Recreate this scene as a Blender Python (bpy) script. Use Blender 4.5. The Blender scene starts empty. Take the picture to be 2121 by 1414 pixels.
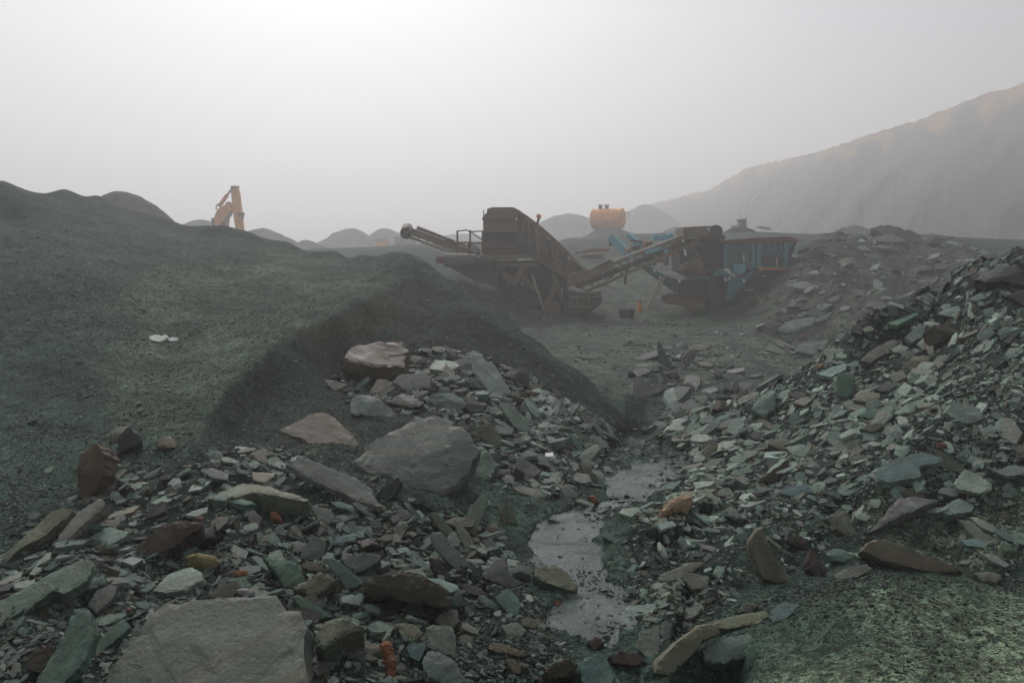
import bpy, bmesh, math, random
import numpy as np
from mathutils import Vector, Matrix

random.seed(7)
rng = np.random.RandomState(11)
S = bpy.context.scene
COL = S.collection

# ------------------------------------------------------------------ camera, world, sun, exposure
F = 1414.0                      # focal length in pixels of the 2121 px wide photograph
PITCH = math.radians(7.53)      # camera looks slightly down
EYE = 2.6                       # metres above the quarry floor
SUN_AZ = math.radians(-16.0)    # ahead and a little to the left
SUN_EL = math.radians(45.0)

cam_d = bpy.data.cameras.new('camera')
cam_d.sensor_width = 36.0
cam_d.lens = 36.0 * F / 2121.0
cam_d.clip_start = 0.05
cam_d.clip_end = 3000.0
cam = bpy.data.objects.new('camera', cam_d)
cam.location = (0, 0, EYE)
cam.rotation_euler = (math.pi / 2 - PITCH, 0, 0)
COL.objects.link(cam)
S.camera = cam

W = bpy.data.worlds.new('World')
S.world = W
W.use_nodes = True
nt = W.node_tree
nt.nodes.clear()
sky = nt.nodes.new('ShaderNodeTexSky')
sky.sky_type = 'NISHITA'
sky.sun_disc = False
sky.sun_elevation = SUN_EL
sky.sun_rotation = SUN_AZ
sky.air_density = 1.0
sky.dust_density = 3.0
sky.ozone_density = 1.0
hsv = nt.nodes.new('ShaderNodeHueSaturation')
hsv.inputs['Saturation'].default_value = 0.22
bg = nt.nodes.new('ShaderNodeBackground')
bg.inputs['Strength'].default_value = 0.08
wo = nt.nodes.new('ShaderNodeOutputWorld')
nt.links.new(sky.outputs[0], hsv.inputs['Color'])
nt.links.new(hsv.outputs[0], bg.inputs['Color'])
nt.links.new(bg.outputs[0], wo.inputs['Surface'])

sun_d = bpy.data.lights.new('sun', 'SUN')
sun_d.energy = 1.5
sun_d.angle = math.radians(18)
sun_d.color = (1.0, 0.965, 0.935)
sun = bpy.data.objects.new('sun', sun_d)
sd = Vector((math.sin(SUN_AZ) * math.cos(SUN_EL), math.cos(SUN_AZ) * math.cos(SUN_EL), math.sin(SUN_EL)))
sun.rotation_euler = sd.to_track_quat('Z', 'Y').to_euler()
sun.location = sd * 60
COL.objects.link(sun)

S.view_settings.view_transform = 'Standard'
S.view_settings.look = 'None'
S.view_settings.exposure = 0.36
S.view_settings.gamma = 1.0
S.view_settings.use_curve_mapping = False
S.render.engine = 'CYCLES'
S.cycles.volume_bounces = 3
S.cycles.max_bounces = 6
S.cycles.diffuse_bounces = 3
S.cycles.glossy_bounces = 2
S.cycles.use_denoising = True
HAZE_DENSITY = 0.0060
HAZE_COLOR = (0.975, 0.970, 0.985)
HAZE_ANISO = 0.44

# ------------------------------------------------------------------ helpers
CP, SP = math.cos(PITCH), math.sin(PITCH)

def ray(px, py):
    u = (px - 1060.5) / F
    v = (707.0 - py) / F
    return Vector((u, CP + v * SP, -SP + v * CP))

def at(px, py, d):
    """world point at forward distance d that the photograph shows at px, py"""
    r = ray(px, py)
    k = d / r.y
    return Vector((r.x * k, d, EYE + r.z * k))

def project(P):
    """pixels of world points (N,3)"""
    P = np.asarray(P, float)
    y = P[:, 1]; z = P[:, 2] - EYE
    dep = y * CP - z * SP
    up = y * SP + z * CP
    return 1060.5 + F * P[:, 0] / dep, 707.0 - F * up / dep, dep

_perm = np.random.RandomState(3).permutation(512)
_val = np.random.RandomState(4).rand(512) * 2 - 1

def vnoise(x, y):
    xi = np.floor(x).astype(int); yi = np.floor(y).astype(int)
    xf = x - xi; yf = y - yi
    xf = xf * xf * xf * (xf * (xf * 6 - 15) + 10); yf = yf * yf * yf * (yf * (yf * 6 - 15) + 10)
    def h(a, b):
        return _val[_perm[(a + _perm[b & 511]) & 511]]
    return (h(xi, yi) * (1 - xf) + h(xi + 1, yi) * xf) * (1 - yf) + (h(xi, yi + 1) * (1 - xf) + h(xi + 1, yi + 1) * xf) * yf

def fbm(x, y, octaves=4, gain=0.5):
    r = np.zeros_like(x); a = 1.0
    for i in range(octaves):
        r += a * vnoise(x * 2 ** i + 17.3 * i, y * 2 ** i - 9.1 * i); a *= gain
    return r

def in_poly(x, y, poly):
    x = np.asarray(x); y = np.asarray(y)
    r = np.zeros(x.shape, bool)
    n = len(poly); j = n - 1
    for i in range(n):
        xi, yi = poly[i]; xj, yj = poly[j]
        if yi != yj:
            c = ((yi > y) != (yj > y)) & (x < (xj - xi) * (y - yi) / (yj - yi) + xi)
            r ^= c
        j = i
    return r

def poly_dist(x, y, poly, closed=True):
    d = np.full(np.shape(x), 1e9)
    n = len(poly)
    for i in range(n if closed else n - 1):
        ax, ay = poly[i]; bx, by = poly[(i + 1) % n]
        dx, dy = bx - ax, by - ay
        t = np.clip(((x - ax) * dx + (y - ay) * dy) / (dx * dx + dy * dy + 1e-9), 0, 1)
        d = np.minimum(d, np.hypot(x - ax - t * dx, y - ay - t * dy))
    return d

def soft_in(x, y, poly, w):
    """1 inside, 0 outside, smooth over w pixels"""
    d = poly_dist(x, y, poly)
    s = np.where(in_poly(x, y, poly), d, -d)
    t = np.clip(s / (2 * w) + 0.5, 0, 1)
    return t * t * (3 - 2 * t)

def tag(o, label=None, category=None, group=None, kind=None):
    if label: o['label'] = label
    if category: o['category'] = category
    if group: o['group'] = group
    if kind: o['kind'] = kind
    return o

def mesh_obj(name, verts, faces, mat=None, parent=None, smooth=False):
    me = bpy.data.meshes.new(name)
    me.from_pydata([tuple(v) for v in verts], [], faces)
    me.update()
    if smooth:
        me.polygons.foreach_set('use_smooth', [True] * len(me.polygons))
    o = bpy.data.objects.new(name, me)
    if mat: me.materials.append(mat)
    COL.objects.link(o)
    if parent: o.parent = parent
    return o

def grid_mesh(name, X, Y, Z, mask=None, mat=None, col=None, smooth=True):
    """quads of a (rows, cols) grid; mask picks the faces"""
    R, Cn = X.shape
    idx = np.arange(R * Cn).reshape(R, Cn)
    q = np.stack([idx[:-1, :-1], idx[:-1, 1:], idx[1:, 1:], idx[1:, :-1]], -1).reshape(-1, 4)
    if mask is not None:
        q = q[mask.reshape(-1)]
    used = np.unique(q)
    re = np.full(R * Cn, -1); re[used] = np.arange(len(used))
    q = re[q]
    V = np.stack([X.ravel(), Y.ravel(), Z.ravel()], -1)[used]
    me = bpy.data.meshes.new(name)
    me.vertices.add(len(V)); me.vertices.foreach_set('co', V.astype(np.float32).ravel())
    me.loops.add(q.size); me.loops.foreach_set('vertex_index', q.astype(np.int32).ravel())
    me.polygons.add(len(q))
    me.polygons.foreach_set('loop_start', np.arange(0, q.size, 4, dtype=np.int32))
    me.polygons.foreach_set('loop_total', np.full(len(q), 4, np.int32))
    if smooth: me.polygons.foreach_set('use_smooth', np.ones(len(q), bool))
    me.update(calc_edges=True)
    if col is not None:
        a = me.color_attributes.new('Col', 'FLOAT_COLOR', 'POINT')
        c = np.ones((len(V), 4), np.float32); c[:, :3] = col.reshape(-1, 3)[used]
        a.data.foreach_set('color', c.ravel())
    o = bpy.data.objects.new(name, me)
    if mat: me.materials.append(mat)
    COL.objects.link(o)
    return o

# ------------------------------------------------------------------ materials
class NT:
    def __init__(self, name):
        self.m = bpy.data.materials.new(name); self.m.use_nodes = True
        self.t = self.m.node_tree; self.t.nodes.clear()
    def n(self, typ, **kw):
        nd = self.t.nodes.new(typ)
        ins = kw.pop('ins', {})
        for k, v in kw.items(): setattr(nd, k, v)
        for k, v in ins.items():
            if hasattr(v, 'is_linked') or isinstance(v, bpy.types.NodeSocket): self.t.links.new(v, nd.inputs[k])
            else: nd.inputs[k].default_value = v
        return nd
    def math(self, op, a, b=None, clamp=False):
        nd = self.t.nodes.new('ShaderNodeMath'); nd.operation = op; nd.use_clamp = clamp
        for i, v in enumerate((a, b)):
            if v is None: continue
            if isinstance(v, bpy.types.NodeSocket): self.t.links.new(v, nd.inputs[i])
            else: nd.inputs[i].default_value = v
        return nd.outputs[0]
    def mixc(self, fac, a, b, mode='MIX'):
        nd = self.t.nodes.new('ShaderNodeMix'); nd.data_type = 'RGBA'; nd.blend_type = mode
        for k, v in ((0, fac), (6, a), (7, b)):
            if isinstance(v, bpy.types.NodeSocket): self.t.links.new(v, nd.inputs[k])
            else: nd.inputs[k].default_value = v if k == 0 else (tuple(v) + (1,))[:4]
        return nd.outputs[2]
    def ramp(self, fac, *stops):
        nd = self.t.nodes.new('ShaderNodeValToRGB')
        cr = nd.color_ramp
        while len(cr.elements) < len(stops): cr.elements.new(0.5)
        for e, (p, c) in zip(cr.elements, stops):
            e.position = p; e.color = (c, c, c, 1) if isinstance(c, (int, float)) else (tuple(c) + (1,))[:4]
        self.t.links.new(fac, nd.inputs[0])
        return nd.outputs[0]
    def mapping(self, vec, scale):
        nd = self.n('ShaderNodeMapping', ins={'Vector': vec}); nd.inputs['Scale'].default_value = scale
        return nd.outputs[0]
    def noise(self, vec, scale, detail=4, rough=0.55):
        return self.n('ShaderNodeTexNoise', ins={'Vector': vec, 'Scale': scale, 'Detail': detail, 'Roughness': rough}).outputs[0]
    def finish(self, color, rough=0.7, bump=None, strength=0.5, dist=0.01, metallic=0.0, spec=0.5, **extra):
        b = self.n('ShaderNodeBsdfPrincipled')
        for k, v in (('Base Color', color), ('Roughness', rough), ('Metallic', metallic), ('Specular IOR Level', spec)) + tuple(extra.items()):
            if isinstance(v, bpy.types.NodeSocket): self.t.links.new(v, b.inputs[k])
            else: b.inputs[k].default_value = (tuple(v) + (1,))[:4] if isinstance(v, (tuple, list)) else v
        if bump is not None:
            bn = self.n('ShaderNodeBump', ins={'Height': bump, 'Strength': strength, 'Distance': dist})
            self.t.links.new(bn.outputs[0], b.inputs['Normal'])
        o = self.n('ShaderNodeOutputMaterial')
        self.t.links.new(b.outputs[0], o.inputs['Surface'])
        return self.m

def make_gravel():
    """slate gravel: crushed chips of mixed grey green over the vertex colour"""
    t = NT('slate_gravel')
    pos = t.n('ShaderNodeNewGeometry').outputs['Position']
    base = t.n('ShaderNodeAttribute', attribute_name='Col').outputs['Color']
    v1 = t.n('ShaderNodeTexVoronoi', ins={'Vector': pos, 'Scale': 95.0, 'Randomness': 1.0})
    v2 = t.n('ShaderNodeTexVoronoi', ins={'Vector': pos, 'Scale': 36.0, 'Randomness': 1.0})
    c1 = t.n('ShaderNodeSeparateColor', ins={'Color': v1.outputs['Color']})
    c2 = t.n('ShaderNodeSeparateColor', ins={'Color': v2.outputs['Color']})
    v3 = t.n('ShaderNodeTexVoronoi', ins={'Vector': t.mapping(pos, (1.0, 0.6, 1.0)), 'Scale': 15.0, 'Randomness': 1.0})
    c3 = t.n('ShaderNodeSeparateColor', ins={'Color': v3.outputs['Color']})
    lum = t.math('ADD', t.math('MULTIPLY', c1.outputs[0], 0.6), t.math('MULTIPLY', c2.outputs[1], 0.45))
    lum = t.math('ADD', lum, t.math('MULTIPLY', c3.outputs[0], 0.35))
    big = t.noise(pos, 1.1, 6, 0.62)
    lum = t.math('ADD', lum, t.math('MULTIPLY', big, 0.7))
    fac = t.ramp(t.math('MULTIPLY', lum, 0.6), (0.30, 0.22), (0.62, 0.95), (0.95, 2.6))
    col = t.mixc(1.0, base, fac, 'MULTIPLY')
    tint = t.mixc(c2.outputs[2], (0.96, 1.02, 0.98), (1.08, 0.98, 0.94))
    col = t.mixc(1.0, col, tint, 'MULTIPLY')
    h = t.math('ADD', t.math('MULTIPLY', c1.outputs[1], 0.6), t.math('MULTIPLY', c2.outputs[0], 0.9))
    h = t.math('ADD', h, t.math('MULTIPLY', t.noise(pos, 90.0, 3), 0.5))
    return t.finish(col, t.ramp(c1.outputs[2], (0.0, 0.7), (1.0, 0.95)), h, 1.0, 0.025, spec=0.10)

def make_slate(name, instancer):
    """split slate: laminated along local z, wet sheen, tint from the object (or from the scattered point)"""
    t = NT(name)
    if instancer:
        base = t.n('ShaderNodeAttribute', attribute_name='tint', attribute_type='INSTANCER').outputs['Color']
    else:
        base = t.n('ShaderNodeObjectInfo').outputs['Color']
    rnd = t.n('ShaderNodeObjectInfo').outputs['Random']
    obj = t.n('ShaderNodeTexCoord').outputs['Object']
    off = t.n('ShaderNodeVectorMath', operation='ADD', ins={0: obj})
    cmb = t.n('ShaderNodeCombineXYZ', ins={'X': t.math('MULTIPLY', rnd, 37.0), 'Y': t.math('MULTIPLY', rnd, 91.0), 'Z': t.math('MULTIPLY', rnd, 53.0)})
    t.t.links.new(cmb.outputs[0], off.inputs[1])
    p = off.outputs[0]
    lam = t.noise(t.mapping(p, (2.2, 2.2, 34.0)), 2.4, 5, 0.6)
    face = t.noise(t.mapping(p, (1.0, 3.2, 6.0)), 3.0, 7, 0.66)
    blot = t.noise(p, 2.3, 4, 0.6)
    cleave = t.math('SNAP', t.noise(t.mapping(p, (1.0, 2.2, 5.0)), 2.1, 5, 0.55), 0.065)
    fine = t.noise(p, 55.0, 4, 0.6)
    f = t.math('ADD', t.math('MULTIPLY', face, 0.75), t.math('MULTIPLY', lam, 0.55))
    f = t.math('ADD', f, t.math('MULTIPLY', fine, 0.35))
    col = t.mixc(1.0, base, t.ramp(f, (0.52, 0.5), (0.85, 1.0), (1.1, 1.5)), 'MULTIPLY')
    band = t.noise(t.mapping(p, (0.25, 3.2, 0.25)), 2.4, 3, 0.5)
    col = t.mixc(1.0, col, t.mixc(t.ramp(band, (0.38, 0.0), (0.62, 1.0)), (0.92, 1.03, 1.0), (1.07, 0.99, 0.95)), 'MULTIPLY')
    # iron staining and pale green bloom in blotches of their own
    stain = t.ramp(blot, (0.60, 0.0), (0.74, 0.26))
    col = t.mixc(stain, col, t.mixc(1.0, base, (1.35, 1.02, 0.68), 'MULTIPLY'))
    dust = t.ramp(t.noise(p, 4.4, 6, 0.7), (0.56, 0.0), (0.72, 0.3))
    col = t.mixc(dust, col, (0.15, 0.16, 0.125))
    h = t.math('ADD', t.math('MULTIPLY', lam, 0.7), t.math('MULTIPLY', face, 0.25))
    h = t.math('ADD', h, t.math('MULTIPLY', cleave, 0.75))
    h = t.math('ADD', h, t.math('MULTIPLY', fine, 0.22))
    ro = t.ramp(face, (0.3, 0.42), (0.7, 0.72))
    return t.finish(col, ro, h, 0.75, 0.022, spec=0.16 if instancer else 0.3)

M_GRAVEL = make_gravel()
M_SLATE = make_slate('slate', False)
M_RUBBLE = make_slate('slate_rubble', True)

def make_quartz():
    t = NT('pale_stone')
    base = t.n('ShaderNodeObjectInfo').outputs['Color']
    obj = t.n('ShaderNodeTexCoord').outputs['Object']
    n1 = t.noise(obj, 9.0, 7, 0.7); n2 = t.noise(obj, 38.0, 4, 0.6)
    col = t.mixc(1.0, base, t.ramp(n1, (0.35, 0.45), (0.55, 1.0), (0.75, 1.25)), 'MULTIPLY')
    col = t.mixc(t.ramp(n2, (0.55, 0.0), (0.7, 0.6)), col, t.mixc(1.0, base, (0.6, 0.5, 0.4), 'MULTIPLY'))
    col = t.mixc(t.ramp(t.noise(obj, 5.0, 6, 0.7), (0.45, 0.0), (0.68, 0.65)), col, (0.075, 0.082, 0.068))
    return t.finish(col, 0.75, t.math('ADD', n1, t.math('MULTIPLY', n2, 0.5)), 1.0, 0.03, spec=.25)
M_STONE = make_quartz()

def make_water():
    t = NT('shallow_water')
    pos = t.n('ShaderNodeNewGeometry').outputs['Position']
    n1 = t.noise(t.mapping(pos, (4.0, 3.0, 1.0)), 7.0, 5, 0.65)
    n2 = t.noise(pos, 60.0, 3, 0.6)
    h = t.math('ADD', n1, t.math('MULTIPLY', n2, 0.35))
    silt = t.ramp(t.noise(pos, 3.0, 6, 0.7), (0.32, 0.06), (0.68, 0.5))
    b = t.n('ShaderNodeBsdfPrincipled')
    b.inputs['Base Color'].default_value = (0.135, 0.20, 0.19, 1)
    b.inputs['Roughness'].default_value = 0.13
    b.inputs['IOR'].default_value = 1.33
    bn = t.n('ShaderNodeBump', ins={'Height': h, 'Strength': 0.3, 'Distance': 0.015})
    t.t.links.new(bn.outputs[0], b.inputs['Normal'])
    tr = t.n('ShaderNodeBsdfTransparent'); tr.inputs[0].default_value = (0.8, 0.84, 0.82, 1)
    mx = t.n('ShaderNodeMixShader', ins={0: silt})
    t.t.links.new(tr.outputs[0], mx.inputs[1]); t.t.links.new(b.outputs[0], mx.inputs[2])
    gl = t.n('ShaderNodeBsdfGlossy'); gl.inputs['Roughness'].default_value = 0.12
    t.t.links.new(bn.outputs[0], gl.inputs['Normal'])
    fr = t.n('ShaderNodeFresnel', ins={'IOR': 1.33}); t.t.links.new(bn.outputs[0], fr.inputs['Normal'])
    m2 = t.n('ShaderNodeMixShader', ins={0: fr.outputs[0]})
    t.t.links.new(mx.outputs[0], m2.inputs[1]); t.t.links.new(gl.outputs[0], m2.inputs[2])
    o = t.n('ShaderNodeOutputMaterial'); t.t.links.new(m2.outputs[0], o.inputs['Surface'])
    return t.m
M_WATER = make_water()

# ------------------------------------------------------------------ terrain: one height field from surveyed points
ZW_D = np.array([1.2, 2.9, 3.5, 4.5, 5.5, 7.5, 9.5, 11.0])
ZW_Z = np.array([.74, .64, .59, .51, .43, .27, .0, -.02])
def z_water(d): return np.interp(d, ZW_D, ZW_Z)

def at_water(px, py):
    d = 5.0
    for _ in range(60):
        r = ray(px, py)
        d = 0.5 * d + 0.5 * (z_water(d) - EYE) * r.y / r.z
    return at(px, py, d)

def at_z(px, py, z):
    r = ray(px, py); k = (z - EYE) / r.z
    return Vector((r.x * k, r.y * k, z))

CREST_L = [(-500,300,16),(-200,345,17),(0,378,18),(130,395,19),(200,408,20),(300,445,20),(350,458,20),(430,473,19.5),(470,471,19),(520,485,18.5),(600,505,18),(700,524,17),(760,530,16),(820,532,15.3),(860,540,14.8),(900,560,14.3),(960,600,13.5),(1060,670,12.3),(1130,722,11.6),(1200,775,10.9),(1270,835,10.2),(1330,888,9.6)]
FACE_L = [(0,450,15.5),(150,460,16),(300,500,15.5),(0,510,12.2),(130,528,11.8),(230,545,12.5),(400,520,15),(420,560,13.5),(560,545,14.5),(700,560,14.2),(550,600,12.3),(650,600,12.5),(790,580,12.8),(300,600,11.5),(440,640,10.8),
 (100,560,10.6),(200,580,10.7),(300,650,10.2),(60,600,9.7),(150,640,9.4),(250,680,9.2),(320,700,9.4),(240,740,8),(150,720,8),(40,700,8.2),(330,760,8.2),(230,800,7.1),(130,820,6.8),(0,800,6.9),(330,850,6.5),(230,900,5.9),(120,930,5.5),(0,930,5.4),(0,1030,4.6),(120,1030,4.7),(0,1150,3.95),(-400,900,5),(-400,600,8.5),(-400,1200,3.4),
 (740,635,10.9),(600,690,9.3),(560,720,8.6),(490,790,7.3),(440,850,6.4),(415,905,5.7),(420,760,8.0),(400,830,6.9),(480,700,9.4),
 (650,705,9.6),(720,690,10.0),(700,720,9.7),(780,660,10.58),(580,775,8.4),(560,800,8.05),(520,840,7.37),(470,900,6.4),(520,900,6.6),(600,860,7.4),(700,860,7.5),(700,780,9.2),(850,800,8.6),(780,740,9.7),(900,720,10.0),(780,860,7.3),(620,920,6.0),(870,660,11),(950,700,10.6),(860,590,12.8),(900,620,12.2),(1000,740,9.9),(1050,740,10.3),(1100,800,9.3),(1180,840,9.0),(1000,830,8.3),(1100,880,8.0),(1200,900,7.9),(1250,880,8.7),
 (1200,1000,6.35),(1130,1080,5.3),(1080,1150,4.6),(640,950,5.5),(780,1000,5.0),(560,1000,4.9),(440,960,5.1),(330,930,5.6),(330,1030,4.7),(230,980,5.1),(130,1080,4.3),(600,1100,4.25),(750,1100,4.3),(950,1060,4.9),(1000,1150,4.4),(300,1150,3.85),(100,1200,3.4),(0,1250,3.05),(300,1250,3.25),(600,1200,3.6),(850,1200,3.7),(1000,1250,3.65),(1080,1300,3.35),(0,1414,2.45),(300,1414,2.55),(600,1414,2.65),(900,1414,2.75),(1050,1380,2.95),(-400,1414,2.4),(0,1600,1.9),(1000,1600,2.15),(2121,1600,1.9),(2600,1400,2.3)]
CREST_R = [(1345,888,9.4),(1420,868,9.2),(1500,842,9.0),(1600,800,8.8),(1700,742,8.7),(1800,690,8.7),(1900,642,8.6),(2000,600,8.5),(2035,570,8.4),(2121,538,8.3),(2300,470,8.2),(2600,400,8)]
FACE_R = [(2121,650,7.0),(2121,800,5.7),(2121,950,5.1),(2121,1100,4.6),(2121,1190,4.25),(2500,900,4.8),(2500,650,6.6),(1950,700,7.7),(1950,800,6.6),(1900,950,5.3),(1800,800,7.3),(1750,900,6.3),(1600,900,7.3),(1500,920,7.6),(1420,920,8.0),(1600,1000,6.0),(1750,1000,5.6),(1450,1020,6.0),(1900,1080,4.95),(1700,1100,5.05),(1550,1100,4.95),(1400,1100,5.05),(1400,1200,4.1),(1550,1180,4.25),(1700,1165,4.6),(1850,1160,4.5),(2000,1160,4.5),(1450,1300,3.4),(1400,1400,2.9),
 (1600,1300,3.15),(1750,1215,3.25),(1850,1193,3.2),(2000,1205,3.2),(2121,1250,3.0),(1700,1330,2.85),(1850,1320,2.75),(2000,1330,2.7),(1620,1414,2.6),(1800,1414,2.4),(2121,1414,2.35)]
FAR = [(960,570,29),(1040,625,28.3),(900,545,32),(830,522,36),(750,516,46),(650,515,46),(1200,560,36),(1300,590,34),(1450,570,38),(1550,482,45),(1400,482,50),(1300,485,55),(1150,500,55),(950,500,60),
 (1650,560,27),(1700,500,31),(1850,500,31),(2000,515,30),(2080,540,27),(2170,565,24),(1900,560,26.5),(1800,620,22.5),(1750,680,19.5),(1950,620,21.5),(1600,610,26),(1625,520,31),(1700,488,40),(1900,488,42),(2200,500,40),(1680,640,22.5),(2300,600,22)]
RIM = [(760,622,10.9),(700,650,10.3),(620,682,9.5),(565,720,8.65),(530,752,8.0),(490,790,7.3),(462,822,6.85),(440,850,6.4),(420,885,5.95)]
WATER_PTS = [(1330,910),(1330,950),(1290,1010),(1215,1090),(1170,1150),(1215,1220),(1220,1290),(1250,1360),(1340,1060)]

pts = []
for crest, slope in ((CREST_L, 0.62), (CREST_R, 0.62)):
    for (px, py, d) in crest:
        p = at(px, py, d); u = p.x / p.y
        pts.append((u, d, p.z))
        zf = 0.0
        if px < 800:
            q = at(px, py + 16, d * 0.925); pts.append((q.x / q.y, q.y, q.z))
        if p.z > 0.5:
            pts.append((u, d * 1.05, p.z - 0.05 * d * 0.5 - 0.30))
            dd = d + (p.z - zf) / slope + 0.8
            pts.append((u, dd, zf))
for (px, py, d) in FACE_L + FACE_R + FAR:
    p = at(px, py, d); pts.append((p.x / d, d, p.z))
for (px, py, d) in RIM:
    p = at(px, py, d); pts.append((p.x / d, d, p.z))
    q = at(px + 14, py + 17, d + 0.03); pts.append((q.x / q.y, q.y, q.z))
    q = at(px - 26, py - 4, d + 0.25); pts.append((q.x / q.y, q.y, q.z))
for (px, py) in WATER_PTS:
    p = at_water(px, py); pts.append((p.x / p.y, p.y, p.z - 0.02))
for (px, py) in [(1150,690),(1250,680),(1400,680),(1500,700),(1250,740),(1350,740),(1450,760),(1550,740),(1300,800),(1400,830),(1450,800),(1350,860),(1560,700),(1640,720),(1700,735),(1250,655),(1400,650),(1500,660),(1100,668),(1650,770),(1750,800)]:
    p = at_z(px, py, 0.0); pts.append((p.x / p.y, p.y, 0.0))
for u in (-2.2, -1.2, -.6, -.2, .1, .5, 1.0, 2.2):
    for d in (80, 160, 420):
        pts.append((u, d, 2.3))
for u in (-2.2, -1.0, 0, 1.0, 2.2): pts.append((u, 1.0, 0.85))
pts = np.array(pts)

def warp(u, d): return np.stack([u * 1.6, np.log(d) * 0.85], -1)
_W = warp(pts[:, 0], pts[:, 1])
_C2 = 0.018 ** 2
_A = np.sqrt(((_W[:, None] - _W[None]) ** 2).sum(-1) + _C2)
_A = _A + np.eye(len(pts)) * -0.002
_wt = np.linalg.solve(_A, pts[:, 2] - 1.0)

def rbf(u, d):
    q = warp(u.ravel(), d.ravel()); out = np.empty(len(q))
    for i in range(0, len(q), 20000):
        b = q[i:i + 20000]
        out[i:i + 20000] = np.sqrt(((b[:, None] - _W[None]) ** 2).sum(-1) + _C2) @ _wt
    return (out + 1.0).reshape(u.shape)

POLY_WATER = [(1276,890),(1340,894),(1440,930),(1428,968),(1390,996),(1348,1042),(1300,1050),(1270,1055),(1262,1075),(1225,1100),(1250,1150),(1260,1210),(1300,1225),(1330,1250),(1325,1300),(1270,1345),(1200,1330),(1130,1290),(1140,1260),(1200,1235),(1105,1190),(1092,1140),(1125,1085),(1180,1060),(1255,1040),(1262,1010),(1240,985),(1238,950),(1260,915)]
POLY_RUBBLE_L = [(0,1160),(60,1080),(160,1040),(240,960),(330,990),(430,930),(600,930),(740,990),(820,1040),(950,1060),(1100,1140),(1080,1210),(1160,1330),(1240,1414),(1150,1500),(-80,1500),(-80,1200)]
POLY_RUBBLE_M = [(690,790),(780,760),(900,720),(1000,740),(1080,770),(1180,840),(1270,890),(1245,940),(1230,1000),(1130,1030),(1020,990),(880,850),(740,850)]
POLY_SCREE_R = [(1350,885),(1600,795),(1800,685),(2000,595),(2121,530),(2400,440),(2500,1180),(2121,1200),(1900,1160),(1700,1180),(1550,1200),(1420,1330),(1330,1330),(1310,1230),(1290,1120),(1330,1060),(1400,980),(1430,930)]
POLY_BANK = [(1560,690),(1600,610),(1640,545),(1700,490),(1960,495),(2080,530),(2200,560),(2000,620),(1820,700),(1700,745),(1620,740)]
POLY_PILE = [(1310,790),(1340,740),(1450,715),(1500,760),(1620,790),(1600,830),(1480,850),(1380,870),(1380,830)]
POLY_DOME = [(1560,1414),(1600,1290),(1700,1215),(1850,1190),(2000,1200),(2121,1245),(2300,1300),(2300,1500),(1540,1500)]

NU, N1, N2 = 660, 520, 50
ds = np.concatenate([np.exp(np.linspace(math.log(1.3), math.log(48), N1)), np.exp(np.linspace(math.log(48), math.log(420), N2 + 1))[1:]])
us = np.linspace(-1.25, 1.25, NU)
U, D = np.meshgrid(us, ds)
Z0 = rbf(U, D)
X0 = U * D

def relief(x, y, px, py):
    """bumps that belong to loose tips: broad lumps, runnels, clods"""
    z = 0.045 * fbm(x * 0.45, y * 0.45, 2) + 0.022 * fbm(x * 1.9, y * 1.9, 3) + 0.011 * fbm(x * 7, y * 7, 3) + 0.005 * fbm(x * 23, y * 23, 2)
    z -= 0.03 * np.clip(0.28 - np.abs(vnoise(x * 1.15 + 0.35 * y + 5.0, y * 0.42 + 0.25 * x)), 0, 1) / 0.28 * np.clip(0.5 + fbm(x * .3, y * .3, 2), 0, 1)
    return z

PX, PY, _dep = project(np.stack([X0.ravel(), D.ravel(), Z0.ravel()], -1))
PX = PX.reshape(U.shape); PY = PY.reshape(U.shape)
_wx = 13 * fbm(X0 * 6, D * 5, 4); _wy = 8 * fbm(X0 * 6 + 9, D * 5, 4)
m_water = soft_in(PX + _wx, PY + _wy, POLY_WATER, 9)
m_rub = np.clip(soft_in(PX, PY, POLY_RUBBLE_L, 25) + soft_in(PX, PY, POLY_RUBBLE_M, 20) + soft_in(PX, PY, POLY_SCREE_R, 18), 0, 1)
m_bank = soft_in(PX, PY, POLY_BANK, 14)
_cl = np.interp(1060.5 + F * U, [c[0] for c in CREST_L], [c[2] for c in CREST_L])
near = (1 - 0.75 * np.exp(-((D - _cl) / 2.5) ** 2) * (1060.5 + F * U < 900)) * np.clip((60 - D) / 30, 0, 1)
rel = relief(X0, D, PX, PY) * np.clip(D / 8, 0.35, 1.0) * np.clip((22 - D) / 9, 0.25, 1) * near
rel += m_rub * (0.045 * fbm(X0 * 4.2, D * 4.2, 4)) + m_bank * 0.28 * fbm(X0 * 0.9, D * 0.9, 4)
gul = soft_in(PX, PY, POLY_WATER, 60)
Z = Z0 + rel * (1 - 0.85 * gul)
Z = Z * (1 - m_water) + np.minimum(Z, z_water(D) - 0.012 + 0.05 * fbm(X0 * 3.6, D * 3.0, 5, .6)) * m_water
dout = poly_dist(PX + _wx, PY + _wy, POLY_WATER)
bank = (1 - (m_water > 0.5)) * (dout < 90) * (D < 10.5)
Z = np.where(bank > 0, np.maximum(Z, z_water(D) + 0.010 + 0.0004 * dout * D * 0.4 + 0.02 * fbm(X0 * 5, D * 5, 4)), Z)
# the little gravel island in the upper pool
isl = np.exp(-(((PX - 1318) / 40) ** 2 + ((PY - 945) / 20) ** 2))
Z += 0.055 * isl

POLY_PIT = [(1385,1440),(1430,1385),(1490,1345),(1530,1335),(1545,1360),(1535,1430),(1520,1500),(1380,1500)]
Z -= 0.30 * soft_in(PX, PY, POLY_PIT, 26) * (D < 4)
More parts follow.
